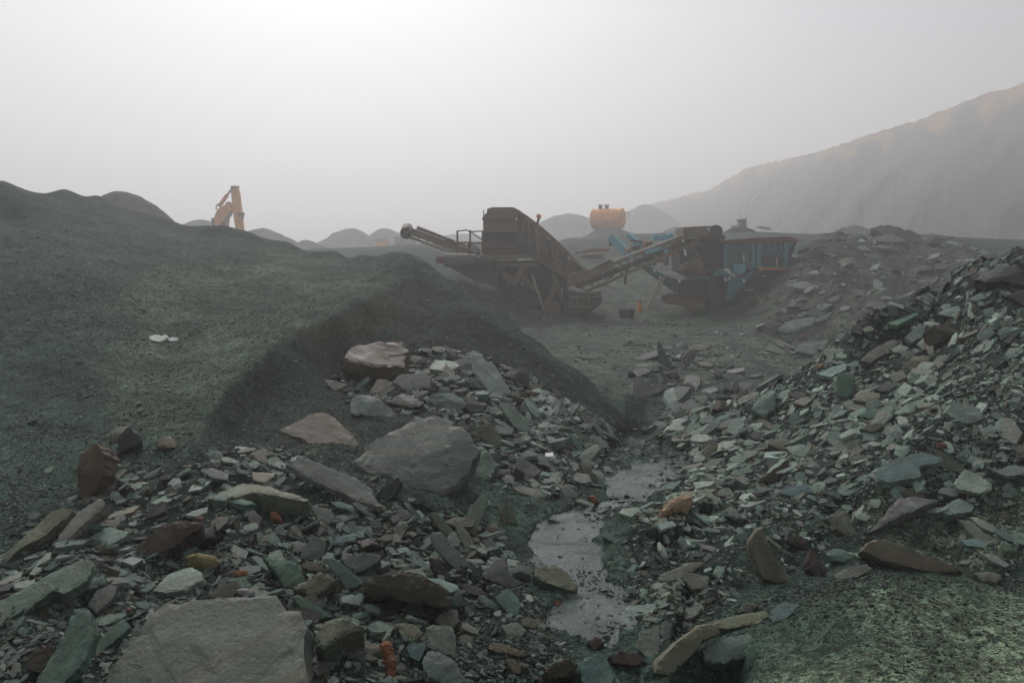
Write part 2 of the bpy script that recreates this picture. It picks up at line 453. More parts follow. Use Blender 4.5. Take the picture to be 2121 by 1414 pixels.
# colours of the tip: grey green gravel, paler dried fines in patches, a browner tone under the scoop lip
G0 = np.array((0.033, 0.057, 0.046)); FINE = np.array((0.112, 0.146, 0.100)); BROWN = np.array((0.034, 0.027, 0.018)); FLOORC = np.array((0.066, 0.084, 0.074)); PURP = np.array((0.055, 0.058, 0.058))
n_a = np.clip(0.5 + 0.8 * fbm(X0 * 0.6, D * 0.6, 4), 0, 1); n_b = np.clip(0.5 + 0.9 * fbm(X0 * 2.4 + 40, D * 2.4, 4), 0, 1)
colr = np.zeros(U.shape + (3,)) + G0
def blend(c, w): 
    global colr
    colr = colr * (1 - w[..., None]) + c * w[..., None]
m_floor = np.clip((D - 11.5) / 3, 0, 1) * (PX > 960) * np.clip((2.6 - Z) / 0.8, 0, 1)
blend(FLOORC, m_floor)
for poly, w, amt in (([(330,560),(560,520),(790,560),(800,600),(600,680),(480,770),(400,900),(250,880),(240,760),(330,700),(230,620)], 45, 0.42),
                     ([(230,860),(210,740),(300,690),(330,760),(300,850),(340,900)], 25, 0.35),
                     ([(440,760),(560,690),(620,660),(640,690),(500,790),(440,850)], 18, 0.35)):
    blend(FINE, soft_in(PX, PY, poly, w) * amt * (0.5 + 1.1 * n_a * n_b))
blend(FINE, soft_in(PX, PY, POLY_DOME, 12) * np.clip(n_a * 0.9 + n_b * .6 - 0.1, 0.2, 1.0))
blend(G0 * 0.36, m_rub * (0.85 - 0.4 * soft_in(PX, PY, POLY_SCREE_R, 20) * n_a))  # ground darkened under rubble: shade of the gaps painted in
scoop_shade = soft_in(PX, PY, [(412,915),(440,852),(490,793),(560,724),(620,684),(700,654),(765,622),(800,600),(850,575),(920,600),(1040,690),(1200,800),(1330,892),(1240,930),(1000,1000),(700,960),(520,950)], 7)
blend(np.array((0.017, 0.023, 0.019)), scoop_shade * (0.62 + 0.25 * n_a))  # shade painted dark over the scoop and the mound's right-hand face
blend(FINE, soft_in(PX, PY, [(1650,1010),(1900,980),(2121,1000),(2121,1200),(1900,1150),(1700,1080)], 35) * np.clip(n_b * 1.3 - 0.35, 0, 0.6))
blend(BROWN, soft_in(PX, PY, [(620,690),(740,640),(800,600),(830,650),(780,690),(660,720)], 12) * 0.7)
blend(FINE * np.array((0.75, 1.0, 0.85)), soft_in(PX, PY, [(1330,650),(1480,645),(1500,670),(1420,690),(1350,672)], 8) * 0.7)
blend(PURP, m_bank * 0.8)
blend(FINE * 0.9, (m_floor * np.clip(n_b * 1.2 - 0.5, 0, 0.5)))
colr *= (0.85 + 0.3 * n_b)[..., None]

# zones become terrain pieces that share their border vertices
fc = lambda A: (A[:-1, :-1] + A[1:, 1:]) / 2
fx, fy, fd, fu = fc(PX), fc(PY), fc(D), fc(U)
crl_x = np.array([c[0] for c in CREST_L]); crl_d = np.array([c[2] for c in CREST_L])
crr_x = np.array([c[0] for c in CREST_R]); crr_d = np.array([c[2] for c in CREST_R])
fpx = 1060.5 + F * fu          # bearing, about
z_rubL = in_poly(fx, fy, POLY_RUBBLE_L) | ((fy > 1414) & (fx < 1300))
z_left = (fpx < 1345) & (fd < np.interp(fpx, crl_x, crl_d) + 3.5) & ~z_rubL
gully = in_poly(fx, fy, [(1282,890),(1340,890),(1440,930),(1410,985),(1340,1060),(1300,1120),(1320,1230),(1350,1330),(1300,1414),(1240,1414),(1080,1210),(1090,1130),(1240,1010),(1230,930)]) & (fd < 10)
z_dome = in_poly(fx, fy, POLY_DOME) & (fd < 3.6)
z_right = (fpx >= 1300) & (fd < np.interp(fpx, crr_x, crr_d) + 3) & ~gully & ~z_dome & ~z_rubL
z_left &= ~gully; z_rubL &= ~gully
z_bank = (fpx > 1560) & (fd > 15) & (fd < 48) & ~z_right
z_floor = ~(z_rubL | z_left | gully | z_dome | z_right | z_bank)
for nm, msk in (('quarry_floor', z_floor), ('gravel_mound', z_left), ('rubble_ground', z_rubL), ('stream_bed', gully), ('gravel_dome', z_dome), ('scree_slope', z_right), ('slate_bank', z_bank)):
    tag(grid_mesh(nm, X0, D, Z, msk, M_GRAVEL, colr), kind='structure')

def ground_z(x, y):
    """height of the built terrain, bilinear"""
    x = np.atleast_1d(np.asarray(x, float)); y = np.atleast_1d(np.asarray(y, float))
    u = np.clip((x / y - us[0]) / (us[1] - us[0]), 0, NU - 1.001)
    r = np.clip(np.interp(y, ds, np.arange(len(ds))), 0, len(ds) - 1.001)
    i = r.astype(int); j = u.astype(int); a = r - i; b = u - j
    return (Z[i, j] * (1 - b) + Z[i, j + 1] * b) * (1 - a) + (Z[i + 1, j] * (1 - b) + Z[i + 1, j + 1] * b) * a

def ground_n(x, y, e=None):
    x = np.atleast_1d(np.asarray(x, float)); y = np.atleast_1d(np.asarray(y, float))
    e = 0.03 * y if e is None else e
    gx = (ground_z(x + e, y) - ground_z(x - e, y)) / (2 * e); gy = (ground_z(x, y + e) - ground_z(x, y - e)) / (2 * e)
    n = np.stack([-gx, -gy, np.ones_like(gx)], -1)
    return n / np.linalg.norm(n, axis=1, keepdims=True)

_march = np.exp(np.linspace(math.log(1.5), math.log(60), 900))
def hit(px, py):
    """where the ray through the pixel meets the terrain"""
    r = ray(px, py)
    xs = r.x / r.y * _march; zs = EYE + r.z / r.y * _march
    dz = zs - ground_z(xs, _march)
    k = np.argmax(dz < 0)
    if dz[k] >= 0: k = len(_march) - 1
    if k > 0:
        t = dz[k - 1] / (dz[k - 1] - dz[k] + 1e-9); d = _march[k - 1] + t * (_march[k] - _march[k - 1])
    else: d = _march[0]
    return at(px, py, float(d))

# far ground sheet below everything, out to where the haze hides it
t_ = np.linspace(0, 2 * math.pi, 65)
mesh_obj('ground', [(0, 0, -0.9)] + [(430 * math.cos(a), 430 * math.sin(a), -0.9) for a in t_[:-1]], [(0, 1 + i, 1 + (i + 1) % 64) for i in range(64)], M_GRAVEL)['kind'] = 'structure'
_g = bpy.data.objects['ground'].data
_a = _g.color_attributes.new('Col', 'FLOAT_COLOR', 'POINT'); _a.data.foreach_set('color', np.tile(np.array([.06, .07, .063, 1], np.float32), len(_g.vertices)))

# the run-off: a thin sheet over the low part of the bed
wm = soft_in(fx, fy, POLY_WATER, 40) > 0.03
wm &= fd < 10.5
ZWs = z_water(D) + 0.006 * fbm(X0 * 6, D * 6, 2)
tag(grid_mesh('water', X0, D, ZWs, wm, M_WATER), kind='structure')

# ------------------------------------------------------------------ heaps and hillside behind
HEAPC = np.array((0.028, 0.040, 0.034))
def heap(name, px, py, d, halfw_px, base=1.5, seed=0, power=1.5, col=HEAPC, aspect=1.0):
    top = at(px, py, d); r = halfw_px / F * d; hgt = top.z - base
    n = 72
    R = np.concatenate([np.linspace(0.001, 1.35, 40)])
    A = np.linspace(0, 2 * math.pi, n + 1)
    RR, AA = np.meshgrid(R, A, indexing='ij')
    lob = 1 + 0.16 * np.sin(AA * 2 + seed) + 0.08 * np.sin(AA * 5 + seed * 2.3)
    X = RR * r * np.cos(AA) * lob; Y = RR * r * np.sin(AA) * lob * aspect
    H = hgt * (1.0 + 0.30 - np.sqrt(RR ** 2 * 1.2 + 0.30 ** 2)) / 1.0
    H = H + (0.05 * hgt) * fbm((X + seed * 9) / r * 3, Y / r * 3, 4) * np.clip(RR * 3, 0, 1)
    H = np.maximum(H, -base - 0.6)
    c = np.zeros(X.shape + (3,)) + col * (0.8 + 0.4 * np.clip(0.5 + fbm(X * 0.5 + seed, Y * 0.5, 3), 0, 1))[..., None]
    o = grid_mesh(name, X, Y, H, None, M_GRAVEL, c)
    o.location = (top.x, d, base)
    return tag(o, kind='structure')

HEAPS = [(250,397,42,150,1.0,1.6),(415,455,90,120,1.5,1.5),(545,472,85,110,1.2,1.4),(635,497,88,75,1.2,1.3),(728,473,118,78,1.5,1.5),(797,473,124,74,1.5,1.5),(680,494,126,60,2,1.4),(870,490,150,110,2,1.2),(960,484,170,110,2,1.2),
         (1178,442,150,130,2.0,1.5),(1120,464,150,110,2,1.3),(1262,468,75,120,1.0,1.6),(1190,492,62,90,1.6,1.4),(1335,423,190,110,2.2,1.4),(1400,470,85,90,2.0,1.3),(1530,470,50,80,2.5,1.3),(100,470,70,160,1.5,1.3)]
for i, (px, py, d, w, b, pw) in enumerate(HEAPS):
    heap('spoil_heap', px, py, d, w, b, i * 1.7, pw)

def make_hill_mat():
    t = NT('quarried_hillside')
    pos = t.n('ShaderNodeNewGeometry').outputs['Position']
    base = t.n('ShaderNodeAttribute', attribute_name='Col').outputs['Color']
    n1 = t.noise(t.mapping(pos, (0.35, 0.35, 0.25)), 0.7, 9, 0.68); n2 = t.noise(pos, 2.5, 6, 0.7)
    f = t.math('ADD', t.math('MULTIPLY', n1, 0.7), t.math('MULTIPLY', n2, 0.5))
    col = t.mixc(1.0, base, t.ramp(f, (0.4, 0.45), (0.6, 1.0), (0.85, 1.6)), 'MULTIPLY')
    return t.finish(col, 0.85, f, 0.8, 0.5, spec=0.2)
M_HILL = make_hill_mat()

HC = [(1180,475,66),(1260,462,68),(1330,430,72),(1400,413,75),(1470,395,75),(1510,372,77),(1545,352,78),(1580,345,78),(1640,332,78),(1720,312,76),(1780,292,75),(1860,270,74),(1950,238,72),(2040,205,70),(2121,183,69),(2400,130,64),(2800,90,56),(3300,60,44)]
HF = [(1180,490,62),(1260,488,60),(1330,484,58),(1400,482,56),(1470,480,55),(1510,478,55),(1545,478,55),(1580,478,54),(1640,480,53),(1720,484,50),(1780,486,48),(1860,488,45),(1950,490,42),(2040,500,40),(2121,515,38),(2400,560,33),(2800,620,26),(3300,660,20)]
s_src = np.linspace(0, 1, len(HC)); ns, ntt = 260, 90
ss = np.linspace(0, 1, ns)
CRp = np.array([at(a, b, c * (2.35 + 1.3 * max(0, min(1, (1750 - a) / 450)))) for a, b, c in HC]); FTp = np.array([at(a, b, c * (1.55 + .9 * max(0, min(1, (1750 - a) / 450)))) for a, b, c in HF])
CR = np.stack([np.interp(ss, s_src, CRp[:, k]) for k in range(3)], -1); FT = np.stack([np.interp(ss, s_src, FTp[:, k]) for k in range(3)], -1)
FT[:, 2] = np.minimum(FT[:, 2], 2.2) - 1.2
tt = np.concatenate([np.linspace(0, 1, 66), np.linspace(1.02, 1.5, ntt - 66)])
TT, SS = np.meshgrid(tt, ss, indexing='ij')
tc = np.clip(TT, 0, 1)
HX = FT[None, :, 0] * (1 - TT) + CR[None, :, 0] * TT
HY = FT[None, :, 1] * (1 - TT) + CR[None, :, 1] * TT
prof = np.where(TT <= 1, 0.25 * tc + 0.75 * np.clip((tc - 0.12) / 0.80, 0, 1) ** 1.15 * 1.0, 1.0 - (TT - 1) * 0.25)
HZ = FT[None, :, 2] + (CR[None, :, 2] - FT[None, :, 2]) * prof
arc = np.cumsum(np.concatenate([[0], np.hypot(*(np.diff(CR[:, :2], axis=0).T))]))
AR = np.tile(arc, (ntt, 1))
gull = fbm(AR * 0.075 - TT * 3.2, TT * 1.1, 5, 0.5) * np.sin(np.clip(TT, 0, 1) * math.pi) ** 0.6
HZ += 0.9 * fbm(AR * 0.10 + 3, TT * 4.5, 4) * np.clip(1.1 - TT, 0, 1) + 0.9 * gull * (1 - 0.8 * np.clip((TT - 0.7) / 0.3, 0, 1)) * np.clip((CR[None, :, 2] - 2) / 8, 0.15, 1) + 0.25 * fbm(AR * 0.8, TT * 14, 4)
HY -= 0.6 * gull
grass = np.clip((TT - 0.82 + 0.10 * fbm(AR * 0.2, TT * 4, 3)) / 0.06, 0, 1)
streak = np.clip(0.5 + 1.0 * fbm(AR * 0.16 - TT * 7.5, TT * 1.3 + 7, 5), 0, 1)
hc = np.zeros(HX.shape + (3,)) + np.array((0.052, 0.055, 0.055))
hc = hc * (0.62 + 0.76 * streak)[..., None]
hc = hc * (1 - grass[..., None]) + np.array((0.25, 0.155, 0.06)) * grass[..., None] * (0.7 + 0.5 * streak[..., None])
tag(grid_mesh('hillside', HX, HY, HZ, None, M_HILL, hc), kind='structure')

# ------------------------------------------------------------------ haze
hb = 460.0
zlo, zhi = -2.0, 54.0
hv = [(x, y, z) for z in (zlo, zhi) for (x, y) in ((-hb, -hb), (hb, -hb), (hb, hb), (-hb, hb))]
hz = mesh_obj('haze', hv, [(3, 2, 1, 0), (4, 5, 6, 7), (0, 1, 5, 4), (1, 2, 6, 5), (2, 3, 7, 6), (3, 0, 4, 7)])
hm = bpy.data.materials.new('haze'); hm.use_nodes = True
hm.node_tree.nodes.clear()
pv = hm.node_tree.nodes.new('ShaderNodeVolumePrincipled')
pv.inputs['Color'].default_value = HAZE_COLOR + (1,)
pv.inputs['Density'].default_value = HAZE_DENSITY
pv.inputs['Anisotropy'].default_value = HAZE_ANISO
ho = hm.node_tree.nodes.new('ShaderNodeOutputMaterial')
hm.node_tree.links.new(pv.outputs[0], ho.inputs['Volume'])
hz.data.materials.append(hm)
tag(hz, kind='stuff')

# ------------------------------------------------------------------ slate slabs, blocks and stones, each surveyed from the photograph
PAL = dict(g=(.058,.086,.072), b=(.070,.094,.095), p=(.082,.084,.074), n=(.070,.060,.044), d=(.024,.030,.026), k=(.030,.025,.017), l=(.128,.150,.137), t=(.125,.110,.083), q=(.100,.117,.104),
           c=(.40,.31,.19), y=(.27,.23,.10), o=(.27,.115,.045), r=(.048,.036,.029), h=(.074,.057,.036), w=(.46,.42,.39), i=(.30,.165,.125), v=(.086,.084,.078), m=(.076,.077,.056), u=(.170,.185,.172))
VIEWS = {'0': (0,0,1), 'R': (1500,150,3.4155), '3': (0,850,2.507), '4': (550,680,3.009), '5': (1050,850,2.507), '6': (1500,520,2.945), '7': (1500,950,3.047), '8': (600,1100,3.535), '9': (1250,640,4.242)}
# view ; colour ; thickness ; tilt towards us (degrees, - = lie as the ground does) ; kind ; label ; outline of the upper face
ROCKS = '''
3;p;.16;24;slab;largest slab, broad smooth greenish purple face with faint stripes;870,1000 1290,965 1345,945 1420,960 1490,1015 1560,1035 1595,1120 1575,1230 1600,1330 1620,1414 1500,1560 500,1560 560,1340 740,1160 770,1060
3;g;.09;42;slab;long grey green leaf of slate leaning beside the largest slab;380,1030 440,1015 475,1060 480,1170 440,1290 330,1414 250,1480 150,1480 230,1330 330,1160
3;g;.05;35;slab;slim pointed slab between the leaning leaf and the largest slab;470,1265 530,1170 640,1075 675,1120 650,1150 560,1220 490,1290
3;k;.08;40;slab;small dark olive slab tucked behind the long leaning leaf;130,1340 150,1270 215,1220 285,1215 270,1270 210,1360
3;q;.10;34;slab;long flaking grey slab with ragged layered surface near the corner;-60,1120 0,990 130,920 280,830 455,760 490,790 450,880 330,950 270,930 140,1040 40,1110
3;g;.09;25;block;squared dark block against the end of the long flaking slab;380,910 420,875 540,850 550,900 400,945
3;v;.05;30;slab;purplish brown slab with stepped edge above the long leaning leaf;455,1010 500,930 570,900 610,910 590,970 500,1045
3;u;.09;30;slab;bright silvery grey pointed slab below the yellow stone;795,930 870,850 990,810 1045,840 1050,880 960,930 860,945
3;y;.09;35;stone;mustard yellow stone lying on the dark rubble;970,755 1000,745 1110,750 1125,780 1110,805 1030,800 970,795
3;o;.06;40;stone;small round orange stone beside the yellow stone;1210,840 1240,822 1280,830 1285,855 1250,868 1215,855
3;w;.06;35;stone;whitish pink stone touching the top of the largest slab;1228,925 1280,920 1320,930 1310,955 1260,960 1230,945
3;r;.16;38;boulder;reddish brown pitted boulder lying like a log in the rubble;695,690 740,660 850,600 950,570 1040,585 1040,615 960,650 930,690 850,725 760,735 700,725
3;l;.05;24;slab;pale green flat slab behind the reddish brown pitted boulder;435,680 520,620 600,615 675,630 640,660 560,700 480,710
3;v;.10;35;slab;long dark grey slab like a log pointing up the mound;275,720 310,640 400,530 520,450 548,480 520,520 410,610 330,690 310,715
3;m;.07;35;slab;long brownish slab at the foot of the mound, at the picture's edge;-30,790 130,650 260,520 330,500 385,510 330,560 220,650 100,720 -30,850
3;c;.06;38;stone;cream stone between two long slabs at the mound's foot;210,665 235,610 300,570 325,580 290,620 250,650
3;h;.20;62;boulder;upright rusty brown boulder standing at the mound's foot;390,400 400,290 440,210 490,180 525,190 545,240 540,330 500,390 420,465 395,450
3;n;.10;35;block;brown capped block behind the upright rusty boulder;560,150 570,105 610,80 665,75 650,100 620,140 590,165
3;d;.12;58;block;blackish jagged block beside the brown capped one;600,230 620,150 670,90 710,120 715,170 660,195
3;t;.13;38;block;small tan cube shaped block alone on the gravel;805,180 830,140 880,128 910,160 905,185 870,190
3;m;.26;14;block;broad olive topped block with overhanging black front;1080,440 1180,370 1260,340 1340,365 1450,410 1560,430 1600,460 1480,450 1310,420 1180,450
3;n;.07;14;slab;thin brown plank of slate lying behind the olive topped block;1195,325 1330,320 1530,325 1520,340 1370,375 1240,345
3;g;.11;16;slab;green hooded slab with a black hollow below, by the olive block;1110,465 1150,430 1210,435 1330,480 1270,490 1180,470
3;l;.03;-;slab;pale flake just behind the salmon pebble;960,540 1000,520 1080,500 1075,525 1020,550
3;l;.03;-;slab;pale narrow slab pointing to the olive topped block;975,420 1010,370 1090,340 1110,360 1040,410
3;l;.03;-;slab;broken pale flake in the gravel between mound and olive block;780,480 850,440 895,430 890,465 830,490
3;b;.03;40;slab;small violet blue square chip on the gravel;655,450 670,420 720,415 720,445 680,460
3;q;.04;45;slab;small rounded grey chip next to the violet blue chip;570,440 600,415 620,430 615,470 580,475
3;n;.03;-;slab;thin brown streaked slab below the violet blue chip;500,550 590,520 730,490 690,525 560,560
3;v;.05;25;slab;purple grey slab touching the thin brown plank's end;1040,310 1100,295 1190,330 1180,360 1110,350
3;d;.10;38;block;dark angular block at the end of the pitted boulder;940,690 1000,640 1060,620 1110,580 1115,660 1050,670 1010,700
3;l;.03;45;slab;pale triangular chip below the hooded slab;1375,670 1415,625 1445,655 1440,710
3;v;.05;40;slab;purplish curved slab against the olive block's black front;1280,540 1310,510 1360,555 1340,600 1300,580
3;o;.06;55;stone;bright orange stone in the shade of the olive block;1400,570 1405,530 1435,525 1465,580
3;g;.14;35;block;dark green wedge with a black end above the largest slab;1365,760 1400,750 1540,790 1580,860 1530,900 1475,910 1430,830
3;q;.03;-;slab;small grey flake between the pitted boulder and pale slab;630,780 680,755 745,770 690,805
3;q;.03;-;slab;grey sliver on top of the long flaking slab;150,850 240,740 265,735 250,790 180,850
3;v;.04;-;slab;purplish sliver at the picture's edge above the flaking slab;-20,890 60,850 120,830 110,860 40,895 -20,910
3;b;.03;40;slab;small bluish chip under the long flaking slab;80,1150 100,1120 155,1130 130,1170
3;q;.03;-;slab;straight narrow splinter below the reddish pitted boulder;840,780 940,720 1025,695 1020,720 900,770
3;q;.04;30;slab;grey pointed slab with pale edge beside the green wedge;1510,680 1600,690 1690,740 1700,760 1600,745 1520,700
3;i;.04;45;stone;small pink pebble above the largest slab's ragged edge;650,1040 665,1015 682,1030 675,1050
3;i;.05;45;stone;salmon pebble at the tip of the pitted boulder;1005,560 1030,540 1055,555 1045,575 1015,575
8;n;.22;38;block;brown wedge shaped block with a black flank below the blue slab;20,410 110,360 215,295 340,345 260,420 160,490 100,440
8;b;.04;48;slab;smooth blue slab leaning on the brown wedge shaped block;262,215 310,195 400,250 490,320 520,380 490,410 420,415 330,300
8;v;.12;40;block;purplish brown rounded block behind the smooth blue slab;370,190 420,160 560,150 670,165 670,195 590,250 480,300 430,260
8;k;.30;58;boulder;very dark brown log shaped boulder, the blackest in the rubble;500,430 540,360 680,305 830,290 940,310 1060,370 1160,440 1190,490 1170,570 1050,545 900,530 750,500 620,480
8;u;.06;24;slab;pale slab lying over the end of the blackest boulder;1000,340 1100,350 1225,390 1240,420 1180,445 1090,390
8;g;.07;48;block;grey green block propping the end of the blackest boulder;1170,560 1180,500 1240,420 1270,500 1240,550
8;m;.36;32;block;square boulder with lichen yellow top and black front;180,700 260,645 400,610 480,650 540,690 380,760 250,850 190,830
8;o;.05;52;stone;long orange flake standing against the lichen topped boulder;665,830 700,800 740,820 775,930 770,1050 735,1110 710,1110 715,1020 690,940
8;l;.05;38;slab;pale green three cornered slab behind the orange flake;560,695 650,650 760,700 720,770 650,795
8;m;.09;40;block;mottled brownish green block next to the three cornered slab;770,670 830,660 930,690 990,760 930,790 830,790 800,730
8;m;.12;42;block;brown diamond shaped block under the blackest boulder;1060,650 1125,578 1250,640 1195,710 1110,690
8;p;.08;42;slab;purple grey slab below the brown diamond shaped block;1000,700 1040,680 1180,690 1215,760 1215,900 1120,900 1010,840
8;q;.12;45;block;large cracked grey block at the bottom edge below the purple slab;965,960 1000,880 1060,870 1180,920 1230,1010 1290,1090 1150,1110 1010,1060
8;b;.04;45;slab;dark blue slab to the side of the purple grey slab;855,840 990,805 1000,840 950,950 880,915
8;g;.04;24;slab;flat green slab end on behind the lichen topped boulder;425,620 480,595 590,590 560,630 440,645
8;l;.04;30;slab;pale shell shaped slab below the blackest boulder;530,540 600,528 700,590 680,610 580,580
8;l;.04;30;slab;pale ridged slab behind the blackest boulder;780,130 850,110 930,170 900,185 800,150
8;v;.08;46;slab;long purple grey slab sliding towards the stream;1040,0 1110,0 1200,110 1310,220 1325,280 1280,320 1200,260 1110,170 1050,90
8;d;.07;52;slab;dark green upright slab below the long sliding slab;1015,190 1080,200 1150,280 1215,360 1130,365 1050,280
8;v;.12;42;boulder;stepped purple grey boulder by the stream's near bank;1410,330 1430,270 1520,185 1580,195 1600,300 1700,365 1650,400 1550,395
8;m;.10;30;slab;flaky layered brown slab lying in the stream;1790,320 1810,260 1940,245 2030,290 2110,400 2090,440 1960,400 1850,360
8;d;.05;32;slab;thin dark curved slab beyond the blackest boulder's end;1240,390 1290,380 1380,400 1440,450 1500,500 1400,470 1300,450
8;q;.04;40;slab;curled grey slab between the blackest boulder and the stream;1375,480 1410,460 1530,540 1550,630 1500,570 1430,545
8;g;.05;38;slab;greenish slab half buried in gravel beside the stream;1500,480 1600,410 1670,480 1690,540 1670,630 1600,600
8;n;.03;32;slab;brown slab at the water's edge near the rusty scrap;1690,640 1840,640 1835,680 1780,710 1715,690
8;v;.03;34;slab;mauve slab beside the brown slab at the water's edge;1550,690 1660,660 1730,720 1700,770 1590,750
8;n;.09;36;block;brown log like block below the mauve slab;1450,850 1490,800 1600,830 1750,890 1700,910 1520,880
8;t;.07;48;block;tan block with square end near the bottom edge;1580,935 1620,925 1690,970 1690,1040 1640,1040
8;k;.18;42;boulder;dark brown boulder at the bottom edge below the stream;1870,1020 1940,960 2050,920 2110,980 2040,1060 1900,1080
8;t;.05;48;stone;small beige rounded stone beside the tan block;1700,975 1750,970 1755,1010 1710,1015
8;b;.07;36;block;pale bluish block with a rounded underside above the blue slab;265,30 330,45 480,10 485,70 400,110 300,90
8;v;.04;30;slab;mauve strip of slate with broken tip left of the blue slab;0,90 60,70 190,120 280,180 270,195 150,165 20,130
8;n;.06;40;slab;small brown laminated slab above the brown wedge block;75,250 130,215 235,250 240,285 150,290
8;g;.07;40;slab;long green slab in front of the brown wedge block;10,480 60,460 180,530 300,620 230,640 110,590
8;k;.11;20;block;black fronted block above the blackest boulder;490,55 600,60 700,95 600,90 540,125
8;d;.05;45;slab;dark rounded slab beside the pale ridged slab;890,75 930,40 990,90 970,115 910,105
8;t;.03;30;slab;small beige flake above the dark rounded slab;845,5 900,0 940,20 900,40
4;h;.50;16;boulder;big boulder with rusty brown top and shadowy front in the scoop;480,170 530,110 700,95 850,100 890,150 860,215 690,210 530,190
4;t;.05;30;slab;flat tan slab lying alone on the gravel below the scoop;90,635 190,580 290,530 350,520 400,545 530,650 565,745 420,740 310,740 200,680
4;v;.27;30;boulder;huge beige grey boulder with a broad cracked face;570,800 640,740 650,690 730,650 840,620 940,550 1060,560 1180,620 1290,700 1330,780 1270,860 1150,980 1080,990 880,950 780,890 660,880 590,830
4;q;.14;32;boulder;grey stepped boulder touching the huge beige grey boulder;1290,750 1340,730 1420,800 1430,860 1400,910 1290,945 1200,900 1270,850
4;u;.07;48;slab;tall pale grey slab leaning on the ridge top of the pile;1290,170 1330,165 1420,230 1500,350 1540,410 1520,460 1440,440 1350,330 1300,240
4;q;.07;45;slab;grey slab continuing below the tall pale leaning slab;1450,450 1520,470 1650,600 1620,655 1550,610 1480,520
4;t;.12;40;block;tan square block at the foot of the rusty topped boulder;650,390 700,310 770,325 840,365 800,400 750,430 660,430
4;v;.07;38;block;small pinkish wedge on gravel beside the rusty topped boulder;365,310 420,320 510,345 480,370 430,390 390,350
4;v;.08;38;slab;lilac grey slab behind the tan square block;790,330 840,285 970,275 1035,300 1020,370 960,370 900,400
4;q;.12;40;block;gravel dusted grey block below the tan square block;525,440 560,400 680,420 720,440 820,530 800,560 660,540 530,520
4;k;.16;28;block;dark brown wedge beside the tan square block;760,450 850,390 990,455 960,490 870,480
4;b;.10;38;block;bluish block behind the huge beige grey boulder;1000,440 1060,400 1170,390 1250,450 1240,490 1110,500 1010,480
4;u;.09;22;slab;pale capped slab high on the pile near the tall leaning slab;1020,250 1060,195 1190,205 1210,235 1130,265
4;k;.08;45;block;dark brown block topmost on the pile against the gravel;1110,160 1150,120 1200,170 1210,215 1150,190
4;k;.12;36;block;dark block with ribbed top on the pile's far crest;1480,280 1540,250 1610,245 1640,300 1640,360 1570,340
4;u;.10;42;block;pale rounded block on the pile's slope towards the floor;1740,430 1770,410 1840,450 1840,490 1780,480
4;n;.16;45;boulder;brown rough boulder up against the bluish block;1285,660 1320,610 1400,585 1450,640 1460,740 1390,710 1330,680
4;p;.07;34;slab;long purplish slab below the flat tan slab;145,850 240,800 350,850 560,930 650,1000 720,1110 590,1080 400,990 260,930
4;d;.09;52;slab;dark ribbed slab standing under the huge boulder's edge;680,1040 760,960 830,925 845,960 800,1050 730,1090
4;d;.07;42;slab;dark green slab below the huge beige grey boulder;920,1090 960,1030 1050,1090 1090,1150 1040,1130 980,1100
4;q;.12;58;block;upright twisted grey block beside the stream's gravel bank;1225,1200 1290,1100 1350,1030 1390,1050 1360,1150 1300,1310 1260,1290
4;m;.11;58;block;upright ribbed brown block on the stream's gravel bank;1460,1140 1500,1080 1540,1110 1565,1190 1550,1215 1480,1210
4;n;.07;40;block;small brown block at the foot of the twisted grey block;1360,1240 1440,1200 1455,1270 1380,1290
4;m;.07;45;slab;narrow log of slate sliding below the dark green slab;1020,1150 1060,1140 1150,1230 1220,1320 1170,1320 1080,1240
4;v;.05;36;slab;fan shaped beige slab below the white scrap;1545,890 1575,800 1640,830 1720,885 1640,950 1580,955
4;v;.05;30;slab;large mauve slab behind the fan shaped beige slab;1570,780 1660,765 1760,800 1820,900 1720,890 1640,840
4;v;.03;22;slab;thin pink grey slab lying flat below the fan shaped slab;1540,990 1590,980 1700,1000 1755,1050 1680,1050 1580,1020
4;v;.05;34;slab;rounded mauve slab at the stream bank;1840,990 1890,980 1950,1030 1940,1060 1860,1040
4;o;.07;45;stone;rust brown lump at the narrow neck of the stream;2010,1045 2050,1035 2075,1080 2040,1095
4;l;.04;28;slab;pale chip below the rust brown lump by the stream;1925,1070 1960,1060 2050,1090 2040,1110
4;v;.05;34;slab;mauve slab at the pile's end where the gravel foot begins;1985,590 2050,585 2130,660 2060,640
4;g;.06;42;slab;narrow green slab pointing down to the upper pool;1890,650 1930,670 2005,780 1970,780 1920,720
4;n;.09;45;block;brown striped block on the bank of the upper pool;1960,830 2000,840 2070,930 2040,970 1990,900
4;b;.05;30;slab;blue grey flat slab under the long purplish slab;405,1075 480,1080 600,1130 560,1150 440,1110
4;p;.06;36;slab;purplish slab beside the olive topped block's black front;270,1100 400,1120 435,1180 400,1215 330,1180
5;u;.06;24;slab;pale flat slab at the head of the upper pool;825,100 870,55 960,38 1003,38 960,75 900,105
5;q;.08;34;slab;grey green slab behind the pale slab above the upper pool;1010,110 1060,50 1160,15 1150,50 1080,90 1030,125
5;c;.14;45;stone;cream brown lumpy stone on the bank, largest of the pale stones;760,555 800,530 830,470 900,440 950,445 965,480 930,535 880,520 830,540
5;u;.06;28;slab;pale grey slab at the neck between the two pools;580,530 600,505 680,500 698,530 640,550
5;g;.05;34;slab;green slab lying in the lower pool;490,625 520,630 620,690 560,690 495,650
5;m;.09;64;slab;tall upright yellowish brown slab on the scree;1255,690 1290,630 1330,605 1345,680 1420,810 1500,950 1440,900 1330,870 1290,790
5;v;.09;34;slab;purplish slab jutting from the scree over the gravel hollow;770,890 800,850 920,800 1010,780 1030,790 940,850 870,900
5;v;.06;38;slab;purple square slab in the gravel hollow;910,860 960,840 1050,860 1040,920 960,925
